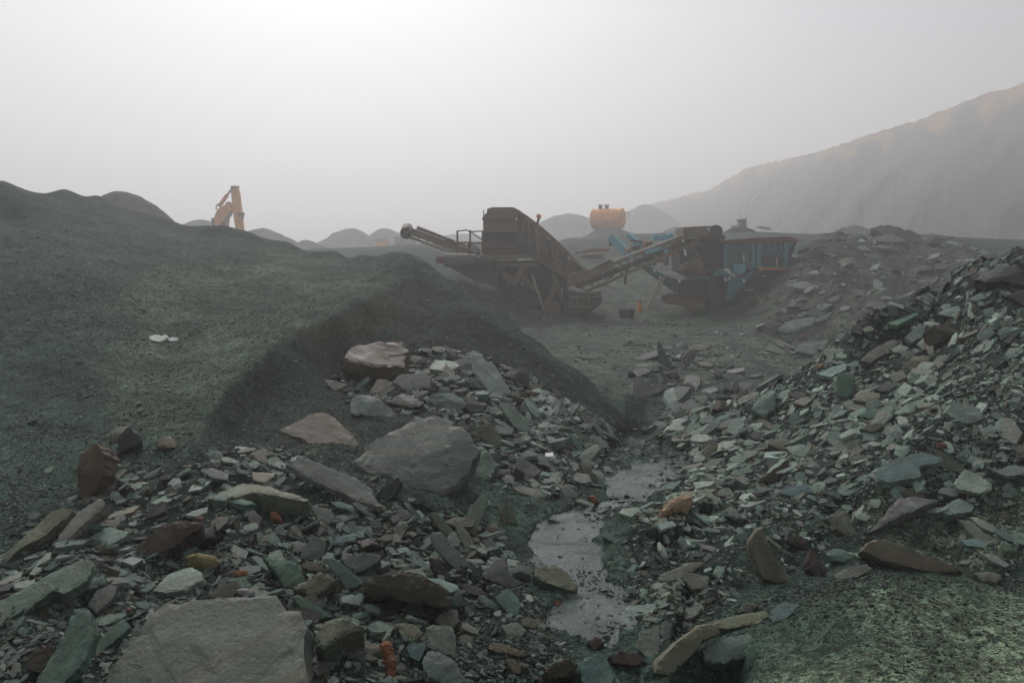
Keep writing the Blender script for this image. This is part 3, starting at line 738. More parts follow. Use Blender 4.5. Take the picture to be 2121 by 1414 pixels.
5;u;.05;24;slab;pale grey slab with black underside at the lower pool;600,1025 640,1010 770,1000 790,1040 760,1080 680,1075
5;l;.03;20;slab;small pale green chip below the pale slab in the lower pool;580,1080 620,1075 690,1105 640,1115
5;v;.03;34;slab;flat pinkish grey slab in the bed at the lower pool's end;675,1230 690,1150 790,1110 790,1260 740,1285
5;v;.03;38;slab;narrow pinkish slab beside the flat pinkish grey slab;810,1095 850,1095 850,1180 815,1190
5;r;.10;34;boulder;dark maroon boulder at the end of the lower pool;530,1275 580,1245 700,1260 730,1290 660,1320 560,1310
5;m;.11;46;slab;long curved brown slab over a black crevice at the bottom edge;770,1360 800,1290 890,1200 1000,1120 1100,1100 1110,1150 1020,1190 960,1270 850,1370
5;m;.08;24;slab;long flat olive slab above the black crevice;1010,1110 1150,1070 1340,1035 1360,1060 1310,1100 1150,1130
5;q;.16;40;block;gravel dusted grey block beside the black crevice;1020,1240 1100,1180 1250,1160 1300,1200 1230,1280 1120,1310 1030,1290
5;b;.03;34;slab;blue slab half buried at the edge of the gravel dome;1370,1040 1440,990 1520,1010 1450,1080 1380,1100
5;v;.07;36;block;purple wedge behind the long flat olive slab;1200,1040 1240,990 1310,1010 1270,1045
5;b;.05;40;slab;rounded bluish slab at the bottom edge below the lower pool;375,1310 430,1280 520,1290 550,1380 540,1440 400,1440
5;r;.07;40;block;maroon block lying in the lower pool's end;420,1200 460,1170 505,1200 460,1240
5;b;.03;42;slab;small blue slab above the upright yellowish brown slab;1190,650 1230,620 1250,640 1220,690
5;n;.07;40;slab;brown narrow slab on the bank of the upper pool;995,250 1040,200 1095,165 1090,210 1040,260
5;q;.07;36;block;grey block on the scree by the upper pool;1015,290 1050,250 1130,245 1130,290 1060,310
5;n;.10;30;block;brown block on the scree below the speckled boulder;1355,170 1400,145 1500,150 1490,200 1430,205
5;q;.11;30;block;grey block next to the brown block on the scree;1450,180 1540,170 1610,210 1580,240 1480,230
5;k;.12;46;block;tall dark slab with a black hollow beside it on the scree;1310,360 1380,310 1440,260 1465,250 1455,330 1380,370
5;b;.06;36;slab;blue grey slab under the tall dark slab on the scree;1420,430 1450,390 1560,380 1590,420 1500,450
5;l;.04;34;slab;pale chip on the blue grey scree slab;1530,390 1620,385 1615,435 1560,420
5;u;.04;24;slab;pale slab in front of the cream brown stone;780,590 860,570 880,595 800,620
6;d;.14;24;block;dark layered outcrop block at the very top of the scree;1535,170 1600,110 1700,85 1850,90 1850,190 1700,180 1600,200
6;d;.12;40;block;black block on the scree's crest at the picture's edge;1800,60 1829,35 1880,60 1840,95
6;d;.12;36;slab;black slab jutting below the top outcrop;1730,265 1829,230 1900,300 1829,330
6;g;.07;26;slab;dark slab pointing out from the scree's skyline;1000,440 1100,400 1180,370 1185,385 1060,450
6;k;.18;40;boulder;big dark square boulder below the scree's skyline;1215,500 1290,440 1440,410 1450,470 1390,530 1250,570
6;q;.07;42;slab;grey leaning slab beside the big dark square boulder;1100,530 1160,470 1240,440 1210,520 1140,560
6;v;.08;38;slab;long pinkish grey slab on the upper scree;830,665 900,600 1020,540 1070,550 1000,610 890,680
6;l;.07;26;slab;pale straight slab on the skyline beside the cream pebble;570,750 640,710 750,680 740,720 650,765
6;g;.13;58;block;green squared block standing upright on the scree;690,760 730,735 800,760 790,860 760,895 690,880
6;q;.22;46;boulder;speckled grey boulder on the scree's lower skyline;165,960 210,890 315,830 310,960 240,1005
6;l;.13;34;block;pale topped block next to the speckled boulder;300,890 360,850 435,840 390,905
6;b;.06;48;slab;slate blue pointed slab below the pale topped block;385,1040 420,975 490,1040 440,1070
6;m;.13;32;block;brown block with dark flank below the big dark boulder;1105,680 1160,640 1260,640 1250,680 1150,715
6;l;.05;36;slab;long pale green slab in the middle of the scree;1030,990 1100,940 1230,890 1190,960 1110,1010
6;g;.06;34;slab;dark green slab touching the long pale green slab;815,1000 870,970 1000,930 980,990 880,1015
6;n;.08;34;slab;brown slab below the long pale green slab;830,1080 880,1050 1020,1040 1010,1070 900,1100
6;l;.05;34;slab;pale chip at the end of the brown scree slab;735,1075 800,1045 840,1060 780,1095
6;u;.07;36;slab;pale oval slab on the skyline of the scree;1315,345 1340,322 1385,325 1390,345 1340,355
6;l;.05;38;slab;rounded pale green slab near the picture's edge on the scree;1640,1070 1690,1010 1780,1025 1780,1060 1700,1100 1650,1095
6;b;.07;34;slab;big dark blue slab with folded edge on the scree;930,1320 1060,1260 1200,1225 1320,1250 1310,1290 1190,1310 1200,1380 1000,1405 950,1380
6;i;.06;40;stone;small pink stone among the green chips of the scree;1290,1175 1330,1165 1362,1178 1345,1192 1305,1190
6;l;.05;36;slab;pale forked slab above the big dark blue slab;1035,1235 1050,1190 1165,1175 1160,1200 1080,1260
6;l;.05;38;slab;pale square slab high on the scree by the picture's edge;1715,630 1740,590 1815,585 1800,630 1740,655
6;l;.05;42;slab;pale shield shaped slab above the long pale green slab;1220,790 1250,750 1300,770 1300,810 1250,820
6;g;.07;40;slab;grey green slab beside the pale shield shaped slab;1115,800 1170,750 1220,740 1200,780 1140,810
6;c;.07;40;stone;cream pebble on the scree's skyline;560,690 600,685 625,705 580,712
7;l;.06;36;slab;big pale green slab with three straight sides near the picture's edge;1455,160 1520,65 1590,90 1690,155 1690,190 1610,215 1480,190
7;v;.19;26;block;large grey wedge with a dark brown flank on the scree;925,430 1010,340 1100,250 1200,220 1360,235 1200,320 1050,370
7;m;.10;44;block;twisted ribbed block beside the large grey wedge;680,350 720,315 770,320 800,400 860,490 770,480 700,430
7;l;.08;30;slab;thick pale slab beyond the large grey wedge;1350,320 1440,265 1510,255 1580,290 1560,330 1420,350
7;n;.12;48;slab;long brown slab lying along the top of the gravel dome;870,575 910,530 1000,500 1170,570 1380,640 1500,700 1350,720 1200,690 1000,640
7;g;.12;36;block;dark green block between the red boulder and long brown slab;640,590 690,560 760,570 820,620 760,650 680,630
7;v;.09;34;slab;mauve straight slab resting on the gravel dome's rim;690,735 760,690 900,660 940,690 850,740 720,775
7;r;.11;50;boulder;dark red boulder beside the upright yellowish brown slab;525,650 555,560 600,610 650,720 600,755 545,710
7;l;.04;34;slab;narrow pale slab at the far end of the gravel dome;1625,600 1690,595 1800,665 1780,685 1700,650
7;p;.03;36;slab;dark purple slab sunk in the fine gravel by the pale thick slab;1480,380 1560,390 1650,470 1720,510 1700,560 1580,500
7;l;.05;34;slab;pale slab lying on the sunk dark purple slab;1550,365 1600,370 1720,430 1715,470 1620,430
7;b;.03;32;slab;blue slab below the sunk dark purple slab;1490,510 1600,505 1680,540 1640,560 1530,545
7;l;.05;36;slab;pale pointed chip above the dark green block;820,355 880,335 930,365 900,390 840,380
7;l;.04;42;slab;pale curved chip touching the big dark blue slab;1190,150 1210,130 1275,135 1255,190 1210,215
7;l;.05;34;slab;pale slab left of the big dark blue slab;820,135 890,100 950,100 945,140
7;l;.04;36;slab;pair like pale slab between the dark blue and big pale slab;1345,210 1370,180 1440,180 1480,230 1440,235
7;k;.12;40;block;blackish crumbling block above the dark red boulder;400,500 470,480 540,500 500,560 420,540
7;p;.08;34;block;dark grey block at the far end of the long brown slab;1590,710 1700,710 1755,740 1720,780 1640,760
7;g;.06;58;slab;green slab standing on edge beside the black crevice;130,1210 170,1170 210,1210 200,1330 150,1290
7;l;.04;34;slab;pale cracked slab at the picture's edge above the big pale slab;1710,80 1800,40 1900,50 1900,95 1780,110
9;g;.16;74;slab;tall dark blade of slate standing up from the hazy pile;480,290 495,280 560,420 620,520 590,550 540,550 490,440
9;p;.12;70;slab;slab leaning towards the tall blade in the hazy pile;700,420 760,355 820,390 800,440 680,560 660,550 720,480
9;v;.10;70;slab;thin slab propped below the tall blade in the hazy pile;490,530 520,540 630,680 610,700 560,660
9;g;.34;26;block;layered block beside the tall blade in the hazy pile;275,470 480,480 490,530 400,545 280,545
9;v;.12;48;slab;broad mauve slab at the front of the hazy pile;270,640 310,620 450,660 540,655 575,695 420,760 290,800
9;v;.09;60;slab;three cornered slab between the mauve slab and layered block;400,640 460,560 480,640 450,655
9;u;.07;30;slab;pale slab on the hazy pile, brightest of it;860,730 900,690 990,675 1010,710 930,745
9;v;.09;55;slab;upright mauve slab at the end of the hazy pile;1110,750 1140,640 1190,630 1185,700 1130,755
9;v;.06;32;slab;small pinkish slab at the foot of the tall blade;655,625 690,600 745,600 745,630
9;q;.07;36;slab;grey slab in front of the brightest slab of the hazy pile;800,760 900,755 925,800 880,830 810,800
9;l;.06;28;slab;pale chip alone on the gravel before the hazy pile;510,920 545,905 585,920 555,938
9;k;.13;32;block;dark brown splintered block where scree and hazy pile meet;950,860 990,790 1140,830 1140,865 1000,880
9;q;.14;26;slab;pale slab lying on the quarry floor before the slate bank;1425,360 1450,310 1480,305 1640,400 1560,395
9;q;.12;30;slab;large greenish slab at the foot of the slate bank;1690,370 1760,290 1980,270 1940,340 1850,400
9;v;.12;28;slab;pinkish slab beside the large greenish slab at the bank's foot;1930,380 1950,340 2121,345 2080,420 1980,440
9;t;.10;45;slab;brownish leaning slab on the lower slate bank;1700,270 1720,220 1845,155 1820,240
9;b;.10;50;slab;bluish slab beside the brownish leaning slab on the bank;1590,290 1620,220 1700,205 1690,280
9;b;.10;34;slab;long bluish slab above the brownish slab on the bank;1830,130 1870,80 2020,25 1960,90
9;g;.12;30;slab;broad grey slab on the slate bank behind the bluish one;1520,190 1600,110 1800,70 1860,110 1760,190 1600,210
9;u;.12;45;block;pale block behind the tall blade of the hazy pile;530,340 570,310 620,350 590,375
9;q;.12;40;block;grey block behind the leaning slab of the hazy pile;620,300 690,285 740,320 720,360 650,350
9;r;.12;45;block;dark maroon block under the leaning slab of the hazy pile;560,560 650,545 670,580 620,640
6;u;.10;34;slab;pale long slab high on the slate bank;480,240 540,205 590,215 500,255
6;q;.10;34;slab;grey slab below the pale long slab on the slate bank;610,300 660,280 720,265 690,300 630,315
6;t;.09;34;slab;tan slab near the top of the slate bank by the blue crusher;525,100 545,85 580,80 560,100
6;u;.12;30;slab;ridged pale slab on the upper slate bank;880,115 910,85 960,70 930,110
R;k;.5;36;block;dark blocky slab heap crest on the ledge beyond the slate bank;1040,1085 1120,1072 1250,1080 1330,1120 1440,1180 1300,1190 1150,1155
R;q;.4;36;block;grey block heaped on the ledge beside the dark blocky slab;720,1140 860,1090 960,1075 1040,1100 1060,1150 900,1155
R;k;.35;36;block;dark block at the end of the heap on the ledge;1440,1172 1555,1160 1530,1205 1400,1205
R;p;.3;30;slab;slab lying before the dark blocks of the heap on the ledge;1060,1160 1180,1140 1300,1190 1200,1205 1080,1190
0;l;.03;-;slab;pale flake alone on the mound's bare gravel, larger of two;302,697 322,692 345,693 352,700 330,707 312,704
0;l;.03;-;slab;pale flake alone on the mound's bare gravel, smaller of two;347,701 358,697 370,700 366,705 352,706
6;q;.12;34;slab;grey broad slab on the slate bank below the bank's middle;330,470 420,420 560,400 540,450 400,490
'''
for _k in 'gbpnlqvmu': PAL[_k] = tuple(np.array(PAL[_k]) * (0.935, 1.03, 0.98) * 1.5)
KIND_NAME = dict(slab='slate_slab', block='slate_block', stone='stone', boulder='boulder')
KIND_CAT = dict(slab='slate slab', block='slate block', stone='stone', boulder='boulder')
KIND_GROUP = dict(slab='slate slabs lying about the quarry', block='slate blocks lying about the quarry', stone='coloured stones among the slate', boulder='boulders in the rubble')

from mathutils.geometry import delaunay_2d_cdt

def rock_mesh(name, poly, thick, seed, rough=1.0, rounded=False, target_pts=60, mat=None, bulge=0.0, facet=0.0):
    """a slab whose upper face has the given outline (metres, local xy); sides step back in layers"""
    R = np.random.RandomState(seed)
    P = np.array(poly, float)
    area = 0.5 * np.sum(P[:, 0] * np.roll(P[:, 1], -1) - np.roll(P[:, 0], -1) * P[:, 1])
    if area < 0: P = P[::-1]
    size = math.sqrt(abs(area)) + 1e-6
    step = size / (7 if target_pts < 40 else 11)
    out = []
    for a, b in zip(P, np.roll(P, -1, axis=0)):
        n = max(1, int(round(np.linalg.norm(b - a) / step)))
        e = (b - a) / (np.linalg.norm(b - a) + 1e-9); nn = np.array((e[1], -e[0]))
        for i in range(n):
            q = a + (b - a) * i / n
            q = q + nn * R.normal(0, 0.018 * size * rough) + e * R.normal(0, 0.012 * size)
            out.append(q)
    O = np.array(out); N = len(O)
    T = np.roll(O, -1, 0) - np.roll(O, 1, 0); T /= np.linalg.norm(T, axis=1)[:, None] + 1e-9
    NR = np.stack([T[:, 1], -T[:, 0]], -1)
    lo, hi = O.min(0), O.max(0)
    g = math.sqrt(abs(area) / max(target_pts, 6))
    inner = []
    y = lo[1]
    while y < hi[1]:
        x = lo[0]
        while x < hi[0]:
            inner.append((x + R.uniform(-.35, .35) * g, y + R.uniform(-.35, .35) * g)); x += g
        y += g
    inner = np.array(inner) if inner else np.zeros((0, 2))
    if len(inner):
        keep = in_poly(inner[:, 0], inner[:, 1], [tuple(o) for o in O])
        keep &= poly_dist(inner[:, 0], inner[:, 1], [tuple(o) for o in O]) > g * 0.45
        inner = inner[keep]
    planes = [(R.uniform(.05, .15) * size, *(R.normal(0, .22, 2))) for _ in range(3)]
    def cuts(x, y):
        f = np.min([c + gx * x + gy * y for c, gx, gy in planes], axis=0)
        return np.clip(f - 0.06 * size, -0.45 * thick, 0.10 * size) * facet
    def surf(x, y):
        s = 0.024 * size * fbm(x / size * 1.3 + seed, y / size * 1.3, 4, 0.38)
        ter = np.floor(2.2 * fbm(x / size * 1.1 + seed * 3.1, y / size * 0.8 - seed, 2) + .3) * 0.014 * size
        d = poly_dist(x, y, [tuple(o) for o in O]) / size
        dome = np.clip(d / 0.28, 0, 1); dome = dome * (2 - dome)
        s = s + cuts(x - O[:, 0].mean(), y - O[:, 1].mean())
        return (s + ter) * rough * np.clip(thick / (0.1 * size), .25, 1) + bulge * thick * dome + (0.22 * thick * dome if rounded else 0)
    v2 = [Vector(o) for o in O] + [Vector(i) for i in inner]
    vo, _e, fo, *_ = delaunay_2d_cdt(v2, [(i, (i + 1) % N) for i in range(N)], [], 1, 1e-6)
    V, Fc = [], []
    vo = np.array([tuple(v) for v in vo])
    zt = surf(vo[:, 0], vo[:, 1])
    edge = poly_dist(vo[:, 0], vo[:, 1], [tuple(o) for o in O]) < 1e-5
    # map the outline to the triangulated vertices
    idx = [int(np.argmin(((vo - o) ** 2).sum(1))) for o in O]
    zt[edge] -= np.abs(R.normal(0, 0.03 * thick, edge.sum()))
    for p, z in zip(vo, zt): V.append((p[0], p[1], z))
    for f in fo: Fc.append(tuple(f))
    rings = [idx]
    nl = 3 if thick / size > 0.08 else 2
    acc = np.zeros(N)
    lowest = zt.min()
    for L in range(1, nl + 1):
        fr = L / nl
        wob = R.normal(0, 0.022 * size, N); wob = (wob + np.roll(wob, 1) + np.roll(wob, -1)) / 2
        base = R.uniform(-0.035, 0.045) * size
        if rounded: base = (0.05 if L == 1 else -0.1) * size * (1 if L < nl else 1.6)
        if L == nl: base = -0.05 * size
        off = base + wob
        ring = []
        for i in range(N):
            q = O[i] + NR[i] * off[i]
            ring.append(len(V)); V.append((q[0], q[1], min(zt[idx[i]] - thick * 0.12, -thick * fr + R.normal(0, 0.07 * thick / nl))))
        rings.append(ring)
    for a, b in zip(rings[:-1], rings[1:]):
        for i in range(N):
            j = (i + 1) % N
            if a[i] != a[j]: Fc.append((a[j], a[i], b[i], b[j]))
    c = len(V); V.append((O[:, 0].mean(), O[:, 1].mean(), -thick))
    for i in range(N): Fc.append((rings[-1][i], c, rings[-1][(i + 1) % N]))
    me = bpy.data.meshes.new(name); me.from_pydata(V, [], Fc); me.update()
    if mat: me.materials.append(mat)
    return me

CAMP = Vector((0, 0, EYE))
def place_outline(poly_px, thick, tilt, sink=0.35):
    """stand the outline up where it lies: a plane on the ground below it"""
    xs = [p[0] for p in poly_px]; ys = [p[1] for p in poly_px]
    cx = sum(xs) / len(xs); ym = max(ys); cy = sum(ys) / len(ys)
    g = hit(cx, min(cy * 0.35 + ym * 0.65, 1500))
    n_g = Vector(ground_n(g.x, g.y, max(0.12, 0.04 * g.y))[0])
    view = (CAMP - g).normalized()
    if tilt is None:
        n = n_g.copy()
        need = math.sin(math.radians(13))
        k = 0
        while n.dot(view) < need and k < 40:
            n = (n + view * 0.05).normalized(); k += 1
    else:
        t = math.radians(tilt)
        n = Vector((0, -math.sin(t), math.cos(t)))
        side = n_g.x * (0.55 if tilt < 50 else 0.25)
        n = (n + Vector((side, 0, 0))).normalized()
        k = 0
        while n.dot(view) < math.sin(math.radians(14)) and k < 60:
            n = (n + view * 0.05).normalized(); k += 1
    P0 = g + n * thick * (1 - sink)
    pts3 = []
    for (px, py) in poly_px:
        r = ray(px, py)
        k = (P0 - CAMP).dot(n) / r.dot(n)
        pts3.append(CAMP + r * k)
    return pts3, n

def obj_from_plane(name, pts3, n, thick, seed, **kw):
    c = sum(pts3, Vector()) / len(pts3)
    # the long axis runs along local x so grain follows the slab
    far = max(pts3, key=lambda p: (p - c).length)
    ex = (far - c); ex = (ex - n * ex.dot(n)).normalized(); ey = n.cross(ex)
    poly = [((p - c).dot(ex), (p - c).dot(ey)) for p in pts3]
    me = rock_mesh(name, poly, thick, seed, **kw)
    o = bpy.data.objects.new(name, me)
    o.matrix_world = Matrix(((ex.x, ey.x, n.x, c.x), (ex.y, ey.y, n.y, c.y), (ex.z, ey.z, n.z, c.z), (0, 0, 0, 1)))
    COL.objects.link(o)
    return o

SURVEY = []
occupied = []          # pixel boxes already taken by surveyed rocks
for k, line in enumerate([l for l in ROCKS.strip().split('\n') if l.strip()]):
    vw, ck, th, ti, kind, label, path = line.split(';')
    ox, oy, sc = VIEWS[vw]
    poly = [(ox + float(a) / sc, oy + float(b) / sc) for a, b in (q.split(',') for q in path.split())]
    th = float(th); ti = None if ti == '-' else float(ti)
    pts3, n = place_outline(poly, th, ti, 0.25 if th > 0.2 else 0.35)
    xs = [p[0] for p in poly]; ys = [p[1] for p in poly]
    span = max(max(xs) - min(xs), max(ys) - min(ys))
    stone = kind == 'stone'
    o = obj_from_plane(KIND_NAME[kind], pts3, n, th, 100 + k, rough=1.9 if stone else {'slab': .6, 'block': .9}.get(kind, 1.1), rounded=stone, target_pts=int(min(520, max(14, span * (1.5 if kind == 'boulder' else 0.8)))), mat=M_STONE if stone else M_SLATE, bulge=0.0, facet={'boulder': .55, 'block': .6, 'slab': .12}.get(kind, .4))
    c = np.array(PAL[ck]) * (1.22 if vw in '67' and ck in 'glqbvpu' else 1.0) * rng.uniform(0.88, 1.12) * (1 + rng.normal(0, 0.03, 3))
    if n is not None and pts3[0].y > 15: c = c * 0.78
    o.color = (*c, 1)
    tag(o, label, KIND_CAT[kind], KIND_GROUP[kind], 'thing')
    occupied.append((min(xs), min(ys), max(xs), max(ys)))
    SURVEY.append((sum(xs) / len(xs), sum(ys) / len(ys), label))

# ------------------------------------------------------------------ loose shards: the largest of the rest as objects, then the rubble and gravel as masses
def shard_mesh(name, seed, thick, mat, elong=1.6):
    R = np.random.RandomState(seed)
    n = R.randint(5, 8)
    a = np.sort((np.arange(n) + R.uniform(-.32, .32, n)) / n * 2 * math.pi)
    r = R.uniform(0.72, 1.15, n)
    P = np.stack([np.cos(a) * r * 0.5 * math.sqrt(elong), np.sin(a) * r * 0.5 / math.sqrt(elong)], -1)
    V, Fc = [], []
    top = P * (1 + R.uniform(-.10, .02, n))[:, None]; bot = P * (1 + R.uniform(-.14, .05, n))[:, None] + R.uniform(-.05, .05, 2)
    for q in top: V.append((q[0], q[1], thick * (0.5 + R.uniform(-.28, .1))))
    for q in P: V.append((q[0], q[1], thick * R.uniform(-.15, .15)))
    for q in bot: V.append((q[0], q[1], thick * (-0.5 + R.uniform(-.1, .28))))
    V.append((R.uniform(-.15, .15), R.uniform(-.1, .1), thick * 0.55)); V.append((0, 0, -thick * 0.55))
    for i in range(n):
        j = (i + 1) % n
        Fc += [(i, n + i, n + j, j), (n + i, 2 * n + i, 2 * n + j, n + j), (3 * n, i, j), (3 * n + 1, 2 * n + j, 2 * n + i)]
    me = bpy.data.meshes.new(name); me.from_pydata(V, [], Fc)
    bm = bmesh.new(); bm.from_mesh(me); bmesh.ops.recalc_face_normals(bm, faces=bm.faces); bm.to_mesh(me); bm.free()
    me.materials.append(mat)
    return me

def zone_weight(px, py):
    """how thickly slate rubble lies at these pixels"""
    w = np.zeros(np.shape(px))
    for poly, soft, amt in ((POLY_RUBBLE_L, 30, 1.0), (POLY_RUBBLE_M, 16, .95), (POLY_SCREE_R, 12, 1.0), (POLY_BANK, 14, 1.0), (POLY_PILE, 14, 1.0)):
        w = np.maximum(w, soft_in(px, py, poly, soft) * amt)
    for poly, soft, amt in ((POLY_WATER, 10, .93), (POLY_DOME, 14, .97), (POLY_PIT, 8, .97),
                            ([(1640,1020),(1900,1060),(2121,1090),(2121,1200),(1900,1150),(1650,1170),(1480,1190),(1420,1110)], 30, .55),
                            ([(560,860),(760,850),(780,960),(560,930)], 20, .8), ([(980,1040),(1140,1030),(1130,1160),(1060,1170)], 16, .7), ([(1240,1060),(1360,1090),(1420,1180),(1350,1230),(1270,1180)], 18, .6)):
        w = w * (1 - soft_in(px, py, poly, soft) * amt)
    return w

def scatter(n, dmin, dmax, seed, bias=1.0, xlim=1.0):
    """points spread evenly over the view, with their pixels and rubble weight; rows (x, y, px, py)"""
    R = np.random.RandomState(seed)
    u = R.uniform(-xlim, xlim, n); d = np.exp(R.uniform(math.log(dmin), math.log(dmax), n))
    x = u * d; z = ground_z(x, d)
    px, py, _ = project(np.stack([x, d, z], -1))
    return x, d, z, px, py, R

def frame_on(n, yaw):
    """rotation whose z is n, turned by yaw"""
    n = n / np.linalg.norm(n)
    a = np.array((1.0, 0, 0)) if abs(n[0]) < .9 else np.array((0, 1.0, 0))
    ex = np.cross(a, n); ex /= np.linalg.norm(ex); ey = np.cross(n, ex)
    c, s = math.cos(yaw), math.sin(yaw)
    X = ex * c + ey * s; Y = np.cross(n, X)
    return np.stack([X, Y, n], 1)

RUBCOL = np.array([PAL['g'], PAL['g'], PAL['g'], PAL['q'], PAL['q'], PAL['b'], PAL['p'], PAL['v'], PAL['n'], PAL['l'], PAL['l'], PAL['d'], PAL['m']])
RUBCOL = RUBCOL * 0.72 + 0.28 * RUBCOL.mean(1, keepdims=True) * np.array((0.95, 1.04, 1.01))
# loose shards that the survey left out
variants = [shard_mesh('slate_shard', 500 + i, t, M_SLATE, e) for i, (t, e) in enumerate([(.14,1.5),(.2,1.9),(.11,1.3),(.26,1.6),(.17,2.4),(.32,1.4),(.12,1.8),(.22,1.2)])]
x, d, z, px, py, R = scatter(40000, 2.3, 30, 71)
ok = (R.rand(len(x)) < zone_weight(px, py) ** 2) & (px > 10) & (px < 2110) & (py > 500) & (py < 1405)
cand = np.where(ok)[0]
REG = [(POLY_SCREE_R, 'loose slate shard half sunk in the steep scree beside the stream', 'loose shards on the scree'),
       (POLY_RUBBLE_M, 'loose slate shard in the heap around the huge beige boulder', 'loose shards around the huge beige boulder'),
       (POLY_BANK, 'hazy slate shard on the bank behind the blue crusher', 'hazy shards on the slate bank'),
       (POLY_PILE, 'hazy slate shard in the pile around the tall blade', 'hazy shards in the low pile'),
       (POLY_RUBBLE_L, 'loose slate shard in the rubble above the largest slab', 'loose shards in the rubble')]
WORD = ['dark green', 'green', 'dark green', 'grey', 'grey', 'bluish', 'grey', 'mauve', 'brown', 'pale green', 'pale', 'blackish', 'olive']
SHAPE = ['flat', 'long', 'broad thin', 'thick', 'narrow', 'chunky', 'thin', 'blunt']
import re
said = set()
def shard_label(ci, vi, x_, y_):
    for (sx_, sy_, lab) in sorted(SURVEY, key=lambda r: (r[0] - x_) ** 2 + (r[1] - y_) ** 2)[:6]:
        short = re.split(r',| (?:with|on|in|at|of|by|beside|behind|below|above|under|leaning|lying|standing|alone|high|topmost|touching|between|against|pointing|propping|near|jutting|resting|sunk|half|like|from|near|sliding|where|next|end|up|over|left|tucked|just|along|continuing|half|propped|towards|pushed|heaped|already|until|before|beyond|placed|among|end) ', lab)[0]
        if len(short.split()) < 2: continue
        for shp in (SHAPE[vi], 'small ' + SHAPE[vi]):
            rel = 'below' if y_ > sy_ + 45 else 'above' if y_ < sy_ - 45 else 'beside'
            l_ = f'{shp} {WORD[ci]} slate shard {rel} the {short}'
            if l_ not in said and len(l_.split()) <= 16:
                said.add(l_); return l_
    return 'loose slate shard in the rubble'
quota = [34, 14, 26, 14, 22]; used = [0] * 5; taken = []
for i in cand:
    k = next((q for q in range(5) if in_poly(np.array([px[i]]), np.array([py[i]]), REG[q][0])[0]), None)
    if k is None or used[k] >= quota[k]: continue
    if any(a - 6 < px[i] < c + 6 and b - 6 < py[i] < e + 6 for a, b, c, e in occupied): continue
    if any((px[i] - a) ** 2 + (py[i] - b) ** 2 < 34 ** 2 for a, b in taken): continue
    taken.append((px[i], py[i])); used[k] += 1
    o = bpy.data.objects.new('slate_shard', variants[R.randint(len(variants))]); COL.objects.link(o)
    s = R.uniform(34, 62) / F * d[i] * (1.0 if k != 2 else 0.65)
    n = ground_n(x[i], d[i])[0] + R.normal(0, 0.22, 3) + np.array((0, -.25, 0)); n /= np.linalg.norm(n)
    M = frame_on(n, R.uniform(0, 6.28))
    o.matrix_world = Matrix([[*(M[r] * s), (x[i], d[i], z[i] + 0.09 * s)[r]] for r in range(3)] + [[0, 0, 0, 1]])
    ci = R.randint(len(RUBCOL))
    o.color = (*(RUBCOL[ci] * R.uniform(.9, 1.2)), 1)
    vi = int(o.data.name.split('.')[-1]) if '.' in o.data.name else 0
    tag(o, shard_label(ci, vi, px[i], py[i]), 'slate shard', REG[k][2], 'thing')

def stuff_scatter(name, meshes, P, Q, Sc, tint):
    """one object: many small pieces set on given points (geometry nodes)"""
    src = bpy.data.collections.new(name + '_source')
    for m in meshes:
        src.objects.link(bpy.data.objects.new('chip', m))
    me = bpy.data.meshes.new(name)
    me.vertices.add(len(P)); me.vertices.foreach_set('co', np.asarray(P, np.float32).ravel())
    a = me.attributes.new('rot', 'FLOAT_VECTOR', 'POINT'); a.data.foreach_set('vector', np.asarray(Q, np.float32).ravel())
    a = me.attributes.new('siz', 'FLOAT_VECTOR', 'POINT'); a.data.foreach_set('vector', np.asarray(Sc, np.float32).ravel())
    a = me.attributes.new('tint', 'FLOAT_COLOR', 'POINT'); a.data.foreach_set('color', np.concatenate([tint, np.ones((len(tint), 1))], 1).astype(np.float32).ravel())
    a = me.attributes.new('pick', 'INT', 'POINT'); a.data.foreach_set('value', np.random.RandomState(5).randint(0, len(meshes), len(P)).astype(np.int32))
    o = bpy.data.objects.new(name, me); COL.objects.link(o)
    ng = bpy.data.node_groups.new(name, 'GeometryNodeTree')
    ng.interface.new_socket('Geometry', in_out='INPUT', socket_type='NodeSocketGeometry')
    ng.interface.new_socket('Geometry', in_out='OUTPUT', socket_type='NodeSocketGeometry')
    N = ng.nodes.new; L = ng.links.new
    gi = N('NodeGroupInput'); go = N('NodeGroupOutput')
    ci = N('GeometryNodeCollectionInfo'); ci.inputs['Collection'].default_value = src
    ci.inputs['Separate Children'].default_value = True; ci.inputs['Reset Children'].default_value = True
    ip = N('GeometryNodeInstanceOnPoints'); ip.inputs['Pick Instance'].default_value = True
    def named(n, t):
        q = N('GeometryNodeInputNamedAttribute'); q.data_type = t; q.inputs['Name'].default_value = n
        return next(s for s in q.outputs if s.enabled and s.name == 'Attribute')
    L(gi.outputs[0], ip.inputs['Points']); L(ci.outputs[0], ip.inputs['Instance'])
    L(named('pick', 'INT'), ip.inputs['Instance Index'])
    er = N('FunctionNodeEulerToRotation'); L(named('rot', 'FLOAT_VECTOR'), er.inputs[0]); L(er.outputs[0], ip.inputs['Rotation'])
    L(named('siz', 'FLOAT_VECTOR'), ip.inputs['Scale'])
    L(ip.outputs[0], go.inputs[0])
    md = o.modifiers.new('scatter', 'NODES'); md.node_group = ng
    return tag(o, kind='stuff')

